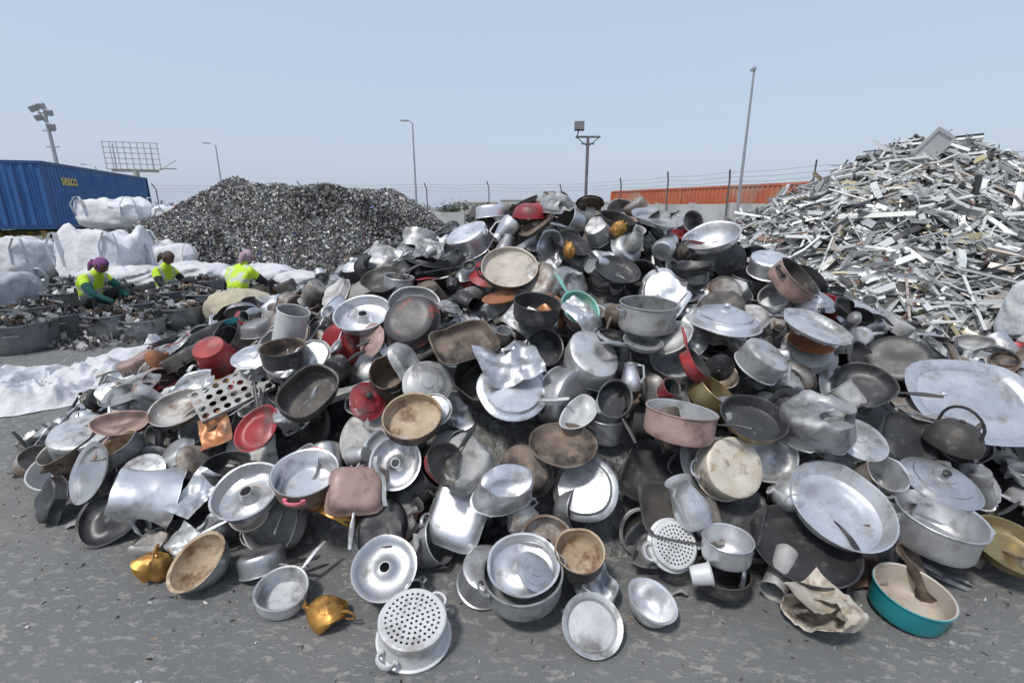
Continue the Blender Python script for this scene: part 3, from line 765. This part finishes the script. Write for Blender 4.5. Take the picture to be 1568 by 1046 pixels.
# ------------------------------------------------------------ perimeter wall, fence
wallm=surf('grey_concrete_wall',(.50,.50,.49),(.42,.42,.41),0,.8,(.3,.29,.27),.5,1,scale=.8,rnd=0)
orm=surf('orange_red_panels',(.50,.14,.07),(.43,.11,.055),0,.6,(.42,.28,.21),.7,.8,scale=.7,rnd=0,thr=.50)
P0=Vector((5.9,32.0,0)); P1=Vector((15.5,11.5,0)); dv=(P1-P0); Lw=dv.length; an=math.atan2(dv.y,dv.x)
wl=MB(); wl.box((Lw/2,0,1.0),(Lw,.2,2.0))
for i in range(int(Lw/2.5)+1): wl.box((i*2.5,0,1.03),(.28,.3,2.06))
o=link(bpy.data.objects.new('concrete_wall',wl.mesh('concrete_wall',[wallm],False))); o.location=P0; o.rotation_euler=(0,0,an)
op=MB(); n=int(Lw/.25)
for i in range(n):
    x=i*.25; 
    op.box((x+.06,.6,2.15),(.12,.06,1.2)); op.box((x+.185,.57,2.15),(.13,.05,1.19))
for i in range(int(Lw/6)+1): op.box((i*6,.57,2.15),(.2,.16,1.3))
op.box((Lw/2,.6,2.8),(Lw,.16,.09))
op.box((Lw/2,.6,.75),(Lw,.1,1.5))
o=link(bpy.data.objects.new('orange_skip_row',op.mesh('orange_skip_row',[orm],False))); o.location=P0; o.rotation_euler=(0,0,an)
postm=surf('post_steel',(.20,.20,.20),(.14,.14,.14),.3,.6,rnd=.2); galv=surf('galvanised_steel',(.42,.43,.44),(.35,.36,.37),.4,.5,rnd=.1)
fn=MB(); posts=[]
for d_ in np.linspace(2,Lw-1,6): 
    p=P0+dv.normalized()*d_; posts.append(p+Vector((-.3,-.2,0)))
back=[Vector((-38,38,0)),Vector((-26,37,0)),Vector((-15,36,0)),Vector((-5.9,35,0)),Vector((-1.6,35,0)),Vector((3.4,35,0))]
allp=back+posts
for i,p in enumerate(allp):
    hh=3.4+.25*((i*37)%5)/5
    fn.tube([p,p+Vector((0,0,hh-.4)),p+Vector((-.12,-.2,hh))],.04 if p.y>20 else .03,6)
for a,b in zip(allp[:-1],allp[1:]):
    for z,oy in((2.95,0),(3.15,-.08),(3.35,-.16)):
        mid=(a+b)/2
        fn.tube([a+Vector((0,oy,z)),mid+Vector((0,oy,z-.06)),b+Vector((0,oy,z))],.006,4,cap=False)
link(bpy.data.objects.new('barbed_wire_fence',fn.mesh('barbed_wire_fence',[postm])))
bw=MB(); bw.box((-15,36.6,.75),(50,.2,1.5))
for i in range(20): bw.box((-40+i*2.6,36.45,.8),(.25,.2,1.6))
link(bpy.data.objects.new('boundary_wall',bw.mesh('boundary_wall',[wallm],False)))

def lamp(name,x,y,h,arm,dirx):
    m=MB(); m.tube([(0,0,0),(0,0,h*.5),(0,0,h)],[.10,.075,.05],8)
    m.tube([(0,0,h-.02),(dirx*arm*.5,0,h+.18),(dirx*arm,0,h+.2)],.035,6)
    m.box((dirx*(arm+.25),0,h+.2),(.6,.22,.1)); m.box((0,0,.15),(.3,.3,.3))
    o=link(bpy.data.objects.new(name,m.mesh(name,[galv]))); o.location=(x,y,0)
lamp('street_lamp',-7.6,40,8.0,.35,-1); lamp('street_lamp',-28.6,50,7.6,.6,-1); lamp('street_lamp',-52,64,6.8,1.2,-1)
m=MB(); m.tube([(0,0,0),(0,0,3.5),(0,0,7.0)],[.08,.06,.04],8); m.box((0,0,7.04),(.12,.12,.1)); m.box((-.08,0,7.0),(.1,.1,.08)); m.box((0,0,.1),(.3,.3,.2))
o=link(bpy.data.objects.new('tall_camera_pole',m.mesh('tall_camera_pole',[galv]))); o.location=(9.45,21,0)
m=MB(); m.tube([(0,0,0),(0,0,4.45)],.06,8); m.box((0,0,4.45),(.95,.08,.07)); m.box((0,0,4.2),(.5,.06,.05))
m.tube([(-.45,0,4.4),(-.35,0,4.7)],.025,6); m.box((-.35,-.03,4.83),(.36,.2,.30),0,Matrix.Rotation(-.2,3,'X')); m.tube([(-.45,0,4.45),(0,0,4.1)],.02,5); m.tube([(.45,0,4.45),(0,0,4.1)],.02,5)
o=link(bpy.data.objects.new('floodlight_post',m.mesh('floodlight_post',[postm]))); o.location=(2.92,20,0)
m=MB(); m.tube([(0,0,0),(0,0,9.6)],[.2,.12],8)
for z in(9.6,8.2,6.9): m.box((0,0,z),(1.1,.1,.1))
for x,z in((-.7,9.9),(0,10.1),(.5,9.6),(-.4,9.2),(.45,8.5)): m.box((x,-.2,z),(.55,.3,.45),0,Matrix.Rotation(.4,3,'X')@Matrix.Rotation(x*.4,3,'Y')); m.tube([(x,-.1,z),(0,0,z-.4)],.04,5)
o=link(bpy.data.objects.new('floodlight_mast',m.mesh('floodlight_mast',[galv]))); o.location=(-39.9,45,0)
m=MB()
for i in range(9): m.box((-2.6+i*.65,0,7.5),(.07,.06,3.0))
for j in range(6): m.box((0,.07,6.05+j*.58),(5.4,.05,.08))
m.tube([(0,.3,0),(0,.3,6)],.3,10); m.box((0,.3,5.9),(4.5,.4,.25)); m.tube([(-1.8,.3,6),(-1.8,.5,8.8)],.06,6); m.tube([(1.8,.3,6),(1.8,.5,8.8)],.06,6)
m.box((3.3,0,6.2),(1.6,.9,.08)); m.tube([(2.6,0,6.1),(4.3,0,7.2)],.05,6)
o=link(bpy.data.objects.new('billboard_frame',m.mesh('billboard_frame',[surf('faded_frame_paint',(.45,.45,.40),(.38,.38,.33),0,.7,rnd=0)],False))); o.location=(-43.5,59,0); o.rotation_euler=(0,0,.35)

# distant trees and buildings
pos=[]; 
for cl in range(24):
    cx=random.uniform(-75,95); cy=random.uniform(85,120); r=random.uniform(.5,1.3)
    if cl<4: cx=random.uniform(-11,-4); cy=85
    for k in range(130): 
        v=Vector((random.gauss(0,r),random.gauss(0,r*.6),random.gauss(0,r*.4))); pos.append((cx+v.x,cy+v.y,max(.1,1.2+r*.4+v.z)))
leafm=attr_mat('distant_foliage',0,.8)
tr=empty('distant_trees'); chips('foliage',None,np.array(pos),.25,.6,[(.16,.18,.15),(.13,.15,.12),(.2,.21,.18)],leafm,tr)
tk=MB()
for i in range(0,len(pos),130): tk.tube([(pos[i][0],pos[i][1],0),(pos[i][0]+.1,pos[i][1],1.6)],[.14,.08],6)
link(bpy.data.objects.new('trunks',tk.mesh('trunks',[M['brown']])),tr)
bm_=surf('pale_render',(.55,.53,.49),(.48,.46,.42),0,.8,rnd=.2); gl=M['bake']
for i in range(11):
    x=-80+i*17+random.uniform(-5,5); y=random.uniform(130,170); wd=random.uniform(8,18); h=random.uniform(2.5,4.2)
    m=MB(); m.box((0,0,h/2),(wd,8,h),0); m.box((0,0,h+.2),(wd+.4,8.4,.4),0)
    for k in range(int(wd/2.4)): m.box((-wd/2+1.3+k*2.4,-4.02,h*.6),(1.0,.08,1.1),1)
    m.box((wd*.3,-4.02,1.05),(1.1,.09,2.1),1)
    o=link(bpy.data.objects.new('distant_building',m.mesh('distant_building',[bm_,gl],False))); o.location=(x,y,0)

# ------------------------------------------------------------ sacks and tarps
sackm=surf('white_woven_sack',(.66,.67,.69),(.56,.57,.59),0,.7,(.40,.37,.33),.5,3,scale=3,thr=.54,bump=.7,bscale=9,bdist=.03,rnd=.12)
greysack=surf('grey_sack',(.42,.44,.46),(.32,.34,.36),0,.7,(.2,.19,.18),.5,3,bump=.5,bscale=10,bdist=.02,rnd=.1)
beigesack=surf('beige_sack',(.50,.45,.34),(.42,.38,.28),0,.8,bump=.5,bscale=10,bdist=.02,rnd=.1)
def folds(q,sd):
    s=0; r=random.Random(sd*17+3)
    w=Vector((noise.noise(q*.9),noise.noise(q*.9+Vector((4,1,7))),noise.noise(q*.9+Vector((8,8,2)))))*2.6
    for k in range(5):
        d=Vector((r.gauss(0,1),r.gauss(0,1),r.gauss(0,1))).normalized(); f=(1.6,2.6,3.9,5.6,8.5)[k]
        s+=(1-2*abs(math.sin((q+w*.6).dot(d)*f+k*2.1)))*(.42,.30,.24,.16,.10)[k]*(.6+.8*abs(noise.noise(q*1.2+Vector((k*3,0,0))))*2)
    return s
def sack(name,x,y,z,w,d,h,mat,seed,top=True,rot=0,p=4,parent=None,wr=.055):
    m=MB(); nu,nv=72,40
    for i in range(nv+1):
        ph=-math.pi/2+math.pi*i/nv
        for j in range(nu):
            th=2*math.pi*j/nu
            c=math.cos(ph); sx=c*math.cos(th); sy=c*math.sin(th); sz=math.sin(ph)
            k=(abs(sx)**p+abs(sy)**p+abs(sz)**p)**(-1/p)
            v=Vector((sx*k*w/2,sy*k*d/2,sz*k*h/2))
            q=v*2.2+Vector((seed*4.1,0,0))
            fo=folds(q,seed)
            lean=noise.noise(Vector((seed*2.2,v.z,0)))
            v*=1+wr*fo
            if top and v.z>h*.25:
                v.z+=.26*h*noise.noise(Vector((v.x,v.y,seed))*2.6)-.10*h*max(0,1-(math.hypot(v.x/w,v.y/d)*2.4)**2)
            bl=1+.10*math.cos(v.z/h*2.6); v.x=v.x*bl+lean*.15*(v.z+h/2); v.y*=bl
            m.v.append((v.x,v.y,max(v.z,-h/2)+h/2))
    for i in range(nv):
        for j in range(nu):
            j2=(j+1)%nu; m.f.append((i*nu+j,i*nu+j2,(i+1)*nu+j2,(i+1)*nu+j)); m.m.append(0)
    if top:
        for sx in(-1,1):
            for sy in(-1,1):
                m.tube([(sx*w*.46,sy*d*.44,h*.45),(sx*w*.50,sy*d*.49,h*.8),(sx*w*.44,sy*d*.46,h*1.0),(sx*w*.34,sy*d*.5,h*1.02),(sx*w*.28,sy*d*.55,h*.8),(sx*w*.26,sy*d*.54,h*.45)],.045,6,flat=.2)
    o=bpy.data.objects.new(name,m.mesh(name,[mat],True,60)); o.location=(x,y,z-.01); o.rotation_euler=(0,0,rot); link(o,parent); return o
sack('bulk_bag',-9.6,11.6,0,1.6,1.3,1.3,sackm,1)
sack('bulk_bag',-8.5,12.4,0,1.15,1.2,1.0,sackm,2,rot=.3)
sack('bulk_bag',-11.4,14.6,0,1.5,1.3,1.2,sackm,3); sack('bulk_bag',-11.5,14.6,1.22,1.6,1.3,.9,sackm,4,rot=.2)
sack('bulk_bag',-9.9,14.9,0,1.4,1.2,1.15,sackm,5); sack('bulk_bag',-9.9,15.0,1.15,1.4,1.2,.75,sackm,6,rot=.5)
sack('bulk_bag',-12.8,12.8,0,1.3,1.2,1.1,sackm,7)
for i,(x,y,w_,h_) in enumerate(((-8.7,10.9,1.7,.6),(-7.3,11.2,1.6,.65),(-5.9,11.3,1.5,.6),(-4.9,11.1,1.0,.45),(-10.2,10.4,1.6,.35))):
    sack('empty_sack',x,y,0,w_,1.1,h_,sackm,10+i,False,rot=random.uniform(-.5,.5),p=2.6,wr=.14)
sack('grey_bulk_bag',-9.3,8.6,0,1.1,1.0,.75,greysack,20); sack('grey_bulk_bag',-8.9,7.5,0,.9,.8,.5,greysack,21,False,p=2.6,wr=.1)
sack('beige_sack',-4.35,7.6,0,.95,.7,.62,beigesack,22,False,p=2.6,wr=.12)
sack('baled_wire_bag',6.25,5.3,0,.6,.6,.5,greysack,23,False,p=2.8,wr=.1); sack('white_sack',6.8,6.0,.0,.8,.7,1.05,sackm,24,False,p=3.2,wr=.08)
def tarp(name,cx,cy,w,d,rot,seed,A=.13,n=110):
    m=MB()
    for i in range(n):
        for j in range(n):
            x=(i/(n-1)-.5)*w; y=(j/(n-1)-.5)*d; q=Vector((x*1.5,y*1.1,seed*5.3))
            ed=min(1,5*min(i,n-1-i,j,n-1-j)/(n-1)+.08)
            z=ed*A*(.42+.45*folds(q*1.6,seed)+.55*noise.noise(q*1.1))
            m.v.append((x+.3*noise.noise(q*1.1),y+.3*noise.noise(q*1.1+Vector((7,0,0))),max(.004+.004*ed,z)))
    for i in range(n-1):
        for j in range(n-1): m.f.append((i*n+j,(i+1)*n+j,(i+1)*n+j+1,i*n+j+1)); m.m.append(0)
    o=bpy.data.objects.new(name,m.mesh(name,[sackm],True,60)); o.location=(cx,cy,0); o.rotation_euler=(0,0,rot); link(o)
tarp('crumpled_white_tarp',-4.95,4.8,1.9,1.3,.2,1,.28); tarp('crumpled_white_tarp',-4.3,5.7,1.7,1.9,-.05,2,.40); tarp('crumpled_white_tarp',-4.0,6.9,1.3,1.7,0,3,.42)

# ------------------------------------------------------------ sorting tubs with scraps
tubm=surf('worn_tub_aluminium',(.26,.27,.28),(.18,.19,.20),.5,.5,(.07,.07,.07),.6,4,bump=.3,bscale=10,rnd=.25)
def tub(x,y,R,h,fillit=True):
    m=MB(); m.lathe([(0,0),(R*.85,0),(R*.9,.02),(R*.97,h*.6),(R,h),(R+.02,h+.01),(R+.015,h+.03),(R-.01,h,0),(R*.9,.05,0),(0,.03,0)],32,.08); ear(m,R,h*.72,0,.08,.07,.012,random.uniform(0,3))
    root=bpy.data.objects.new('aluminium_tub',dent(m,int(x*100)%97+3,.13,.12).mesh('aluminium_tub',[tubm])); root.location=(x,y,0); link(root)
    n=260; a=rng.uniform(0,6.28,n); r=R*.84*np.sqrt(rng.uniform(0,1,n)); z=h*.80+.16*(1-(r/R)**2)*rng.uniform(.2,1,n)
    chips('scrap_contents',None,np.stack([r*np.cos(a),r*np.sin(a),z],1),.06,.2,[(.16,.16,.16),(.06,.06,.06),(.3,.3,.3),(.4,.4,.4),(.14,.1,.07)],chipm,root)
    dk=MB(); dk.lathe([(0,h*.85),(R*.5,h*.78),(R*.88,h*.68)],20); link(bpy.data.objects.new('scrap_bed',dk.mesh('scrap_bed',[darkscrap])),root)
tubs=[(-6.6,6.3,.40,.36),(-6.75,7.1,.30,.3),(-5.9,6.95,.34,.34),(-5.35,6.85,.26,.28),(-5.25,7.5,.36,.33),(-8.15,8.7,.36,.36),(-6.3,9.0,.42,.36),(-5.6,8.7,.34,.34),(-6.6,10.4,.35,.33),(-9.3,10.0,.4,.35),(-7.6,7.5,.36,.34),(-6.1,7.9,.36,.34),(-4.8,9.4,.33,.34),(-8.2,9.9,.33,.3),(-5.4,9.9,.36,.34)]
for t in tubs: tub(*t)
pos=[(random.uniform(-9.8,-4.6),random.uniform(6.2,10.8),random.uniform(0,.08)) for i in range(6000)]
lo=empty('loose_scrap_litter'); chips('litter',None,np.array(pos),.03,.15,[tuple(c*.8 for c in g_) for g_ in greys],chipm,lo)
pos=[]
for i in range(420):
    x=random.uniform(-3.8,3.6); edge=4.6-2.66*max(0,1-abs((x-.7)/4.7)**2.5)**.4
    pos.append((x,edge-abs(random.gauss(0,.22))-.03,.004))
chips('small_fragments',None,np.array(pos),.006,.03,[(.35,.35,.33),(.25,.24,.22),(.12,.1,.08),(.5,.5,.5),(.25,.18,.12)],chipm,lo)

# ------------------------------------------------------------ people
def vest_mat():
    m,nt,b=base_mat('hi_vis_vest'); L=nt.links.new
    a=nn(nt,'ShaderNodeAttribute',attribute_name='stripe'); mx=nn(nt,'ShaderNodeMix',data_type='RGBA')
    L(a.outputs['Fac'],mx.inputs['Factor']); mx.inputs[6].default_value=(.46,.68,.03,1); mx.inputs[7].default_value=(.50,.52,.50,1)
    L(mx.outputs[2],b.inputs['Base Color']); b.inputs['Roughness'].default_value=.7
    n=nn(nt,'ShaderNodeTexNoise'); n.inputs['Scale'].default_value=9; bn=nn(nt,'ShaderNodeBump'); bn.inputs['Strength'].default_value=.9; bn.inputs['Distance'].default_value=.05
    tc=nn(nt,'ShaderNodeTexCoord'); L(tc.outputs['Object'],n.inputs['Vector'])
    L(n.outputs['Fac'],bn.inputs['Height']); L(bn.outputs[0],b.inputs['Normal']); return m
VEST=vest_mat()
def cloth(n,c): return surf(n,c,tuple(x*.7 for x in c),0,.85,bump=.6,bscale=9,bdist=.03,rnd=0)
def skinmesh(nodes,edges,radii,sub=2):
    me=bpy.data.meshes.new('tmp'); me.from_pydata([tuple(p) for p in nodes],edges,[]); o=bpy.data.objects.new('tmp',me); COL.objects.link(o)
    md=o.modifiers.new('s','SKIN'); md.use_smooth_shade=True
    for i,r in enumerate(radii):
        sv=me.skin_vertices[0].data[i]; sv.radius=(r,r) if not isinstance(r,tuple) else r
    me.skin_vertices[0].data[0].use_root=True
    s=o.modifiers.new('u','SUBSURF'); s.levels=sub; s.render_levels=sub
    dg=bpy.context.evaluated_depsgraph_get(); ev=o.evaluated_get(dg); m2=ev.to_mesh()
    V=[v.co.copy() for v in m2.vertices]; F=[tuple(p.vertices) for p in m2.polygons]
    ev.to_mesh_clear(); bpy.data.objects.remove(o); return V,F
def segd(p,a,b):
    ab=b-a; t=max(0,min(1,(p-a).dot(ab)/max(1e-9,ab.length_squared))); return (p-(a+ab*t)).length,t
def person(name,loc,rot,J,mats,capcol,scale=1.0):
    g_=lambda k:Vector(J[k])
    names=['pelvis','waist','chest','neck','headb']; nodes=[g_(k) for k in names]; R=[(.15,.13),(.135,.12),(.16,.135),(.062,.062),(.06,.06)]
    E=[(0,1),(1,2),(2,3),(3,4)]
    ix={k:i for i,k in enumerate(names)}
    for s in 'LR':
        for k,r,par in(('sh',.085,'chest'),('el',.052,'sh'),('wr',.034,'el')):
            ix[k+s]=len(nodes); nodes.append(g_(k+s)); R.append(r); E.append((ix[par if par=='chest' else par+s],ix[k+s]))
        for k,r,par in(('hip',.115,'pelvis'),('kn',.075,'hip'),('an',.048,'kn'),('toe',.042,'an')):
            ix[k+s]=len(nodes); nodes.append(g_(k+s)); R.append(r); E.append((ix[par if par=='pelvis' else par+s],ix[k+s]))
    V,F=skinmesh(nodes,E,R)
    segs=[('vest','pelvis','waist'),('vest','waist','chest'),('vest','chest','neck'),('skin','neck','headb')]
    for s in 'LR':
        segs+=[('vest','chest','sh'+s),('sleeve','sh'+s,'el'+s),('sleeve','el'+s,'wr'+s),('trou','pelvis','hip'+s),('trou','hip'+s,'kn'+s),('trou','kn'+s,'an'+s),('shoe','an'+s,'toe'+s)]
    mi={'vest':0,'sleeve':1,'trou':2,'skin':3,'shoe':4,'cap':5}
    segv=[(m_,g_(a),g_(b),a,b) for m_,a,b in segs]
    mb=MB(); mb.v=[tuple(v) for v in V]; stripe=[0.0]*len(V)
    pel,che=g_('pelvis'),g_('chest')
    for i,v in enumerate(V):
        ax=(che-pel).normalized(); h=(v-pel).dot(ax)/(che-pel).length
        if .18<h<.34 or .62<h<.78: stripe[i]=1.0
        if h>.78 and .085<abs(v.y)<.135: stripe[i]=1.0
    for f in F:
        c=sum((V[i] for i in f),Vector())/len(f)
        best=min(((segd(c,a,b)[0]-(.05 if m_=='vest' else 0),m_) for m_,a,b,_,_ in segv),key=lambda q:q[0])
        k=best[1]
        if k=='vest' and (c-g_('pelvis')).length<.10: k='trou'
        mb.f.append(f); mb.m.append(mi[k])
    for s in 'LR':
        wr,el=g_('wr'+s),g_('el'+s); d=(wr-el).normalized(); side=d.cross(Vector((0,0,1))).normalized(); 
        if s=='R': side=-side
        up=side.cross(d).normalized()
        if up.z<0: up=-up
        n=[wr-d*.01,wr+d*.045]; r=[.028,(.036,.022)]; e=[(0,1)]
        for q,(off,L,rr) in enumerate(((-.03,.070,.0095),(-.01,.078,.0098),(.01,.072,.0095),(.03,.058,.0085))):
            b0=wr+d*.085+side*off; b1=b0+d*L*.5-up*L*.18; b2=b1+d*L*.3-up*L*.4
            k=len(n); n+=[b0,b1,b2]; r+=[.011,rr,rr*.8]; e+=[(1,k),(k,k+1),(k+1,k+2)]
        k=len(n); b0=wr+d*.04-side*.035; n+=[b0,b0+d*.03-side*.02-up*.01,b0+d*.055-side*.022-up*.025]; r+=[.014,.011,.009]; e+=[(1,k),(k,k+1),(k+1,k+2)]
        hv,hf=skinmesh(n,e,r,1); st=len(mb.v); mb.v+=[tuple(v) for v in hv]; stripe+=[0]*len(hv)
        for f in hf: mb.f.append(tuple(st+i for i in f)); mb.m.append(3)
    hc=g_('head'); fd=Vector(J['face']).normalized(); upv=Vector((0,0,1)); upv=(upv-fd*upv.dot(fd)).normalized(); sdv=upv.cross(fd)
    st=len(mb.v); nu,nv=28,22
    for i in range(nv+1):
        ph=-math.pi/2+math.pi*i/nv
        for j in range(nu):
            th=2*math.pi*j/nu; x=math.cos(ph)*math.cos(th); y=math.cos(ph)*math.sin(th); z=math.sin(ph)
            X=x*.098; Y=y*.076; Z=z*.118
            if z<0: X*=1+.12*z*(1 if x<0 else -.2); Y*=1+.28*z
            if x>.7:
                if abs(y)<.28 and -.35<z<.1: X+=.024*(1-abs(y)/.28)*(1-abs(z+.18)/.3 if abs(z+.18)<.3 else 0)
                if abs(abs(y)-.38)<.2 and abs(z-.08)<.16: X-=.008
                if abs(y)<.35 and abs(z+.55)<.08: X-=.006
            if z>-.15 and not (x>.55 and z<.45): X*=1.09; Y*=1.10; Z*=1.06
            mb.v.append(tuple(hc+fd*X+sdv*Y+upv*Z)); stripe.append(0)
    for i in range(nv):
        for j in range(nu):
            j2=(j+1)%nu; th=2*math.pi*(j+.5)/nu; ph=-math.pi/2+math.pi*(i+.5)/nv
            x=math.cos(ph)*math.cos(th); z=math.sin(ph)
            k=5 if (z>.42 or (x<.45 and z>-.75)) else 3
            if k==3 and abs(z-.1)<.07 and x>.6 and .25<abs(math.cos(ph)*math.sin(th))<.55: k=4
            mb.f.append((st+i*nu+j,st+i*nu+j2,st+(i+1)*nu+j2,st+(i+1)*nu+j)); mb.m.append(k)
    for s_ in(-1,1):
        n0=len(mb.v); c=hc+sdv*.083*s_; mb.tube([c-upv*.03,c,c+upv*.028],[.010,.016,.012],8,3,flat=.7); stripe+=[0]*(len(mb.v)-n0)
    n0=len(mb.v); c=hc-fd*.1-upv*.03; mb.tube([c+upv*.03,c-fd*.03-upv*.04,c-fd*.03-upv*.13],[.05,.04,.015],10,5); stripe+=[0]*(len(mb.v)-n0)
    me=mb.mesh(name,mats+[capcol],True,70)
    a=me.attributes.new('stripe','FLOAT','POINT'); a.data.foreach_set('value',stripe)
    o=link(bpy.data.objects.new(name,me)); o.location=loc; o.rotation_euler=(0,0,rot); o.scale=(scale,)*3
    return o
skin=surf('brown_skin',(.20,.11,.07),(.17,.09,.06),0,.55,rnd=0,bump=.1)
shoe=cloth('dark_shoes',(.04,.035,.03)); 
J1=dict(pelvis=(0,0,.20),waist=(.05,0,.34),chest=(.15,0,.52),neck=(.25,0,.65),headb=(.30,0,.70),head=(.34,0,.755),face=(1,.15,-.6),
 shL=(.17,.17,.56),elL=(.34,.22,.40),wrL=(.55,.14,.28),shR=(.17,-.17,.56),elR=(.36,-.24,.38),wrR=(.60,-.14,.24),
 hipL=(.04,.10,.17),knL=(.42,.20,.40),anL=(.36,.17,.07),toeL=(.52,.19,.04),hipR=(.04,-.10,.17),knR=(.40,-.22,.36),anR=(.34,-.17,.07),toeR=(.50,-.2,.04))
person('worker_in_hi_vis_vest',(-7.45,8.4,0),-.15,J1,[VEST,cloth('dark_green_sleeves',(.01,.09,.085)),cloth('dark_trousers',(.03,.03,.035)),skin,shoe],cloth('purple_headscarf',(.22,.08,.22)),1.18)
J2=dict(J1); J2.update(pelvis=(0,0,.16),waist=(.0,0,.30),chest=(.05,0,.50),neck=(.12,0,.65),headb=(.16,0,.72),head=(.19,0,.78),shL=(.06,.17,.54),shR=(.06,-.17,.54),elL=(.2,.24,.34),elR=(.22,-.24,.34),wrL=(.42,.13,.34),wrR=(.42,-.13,.32),hipL=(.03,.1,.14),hipR=(.03,-.1,.14),knL=(.44,.13,.42),knR=(.44,-.13,.38),anL=(.62,.13,.07),anR=(.66,-.13,.07),toeL=(.78,.15,.05),toeR=(.82,-.15,.05))
person('worker_in_hi_vis_vest',(-6.95,9.6,0),-.2,J2,[VEST,cloth('black_sleeves',(.02,.02,.022)),cloth('black_trousers',(.025,.025,.03)),skin,shoe],cloth('dark_cap',(.10,.07,.06)),1.15)
person('worker_in_hi_vis_vest',(-4.80,8.3,.1),1.35,J1,[VEST,cloth('charcoal_sleeves',(.03,.03,.035)),cloth('khaki_trousers',(.25,.22,.15)),skin,shoe],cloth('lilac_headscarf',(.42,.30,.36)),1.18)
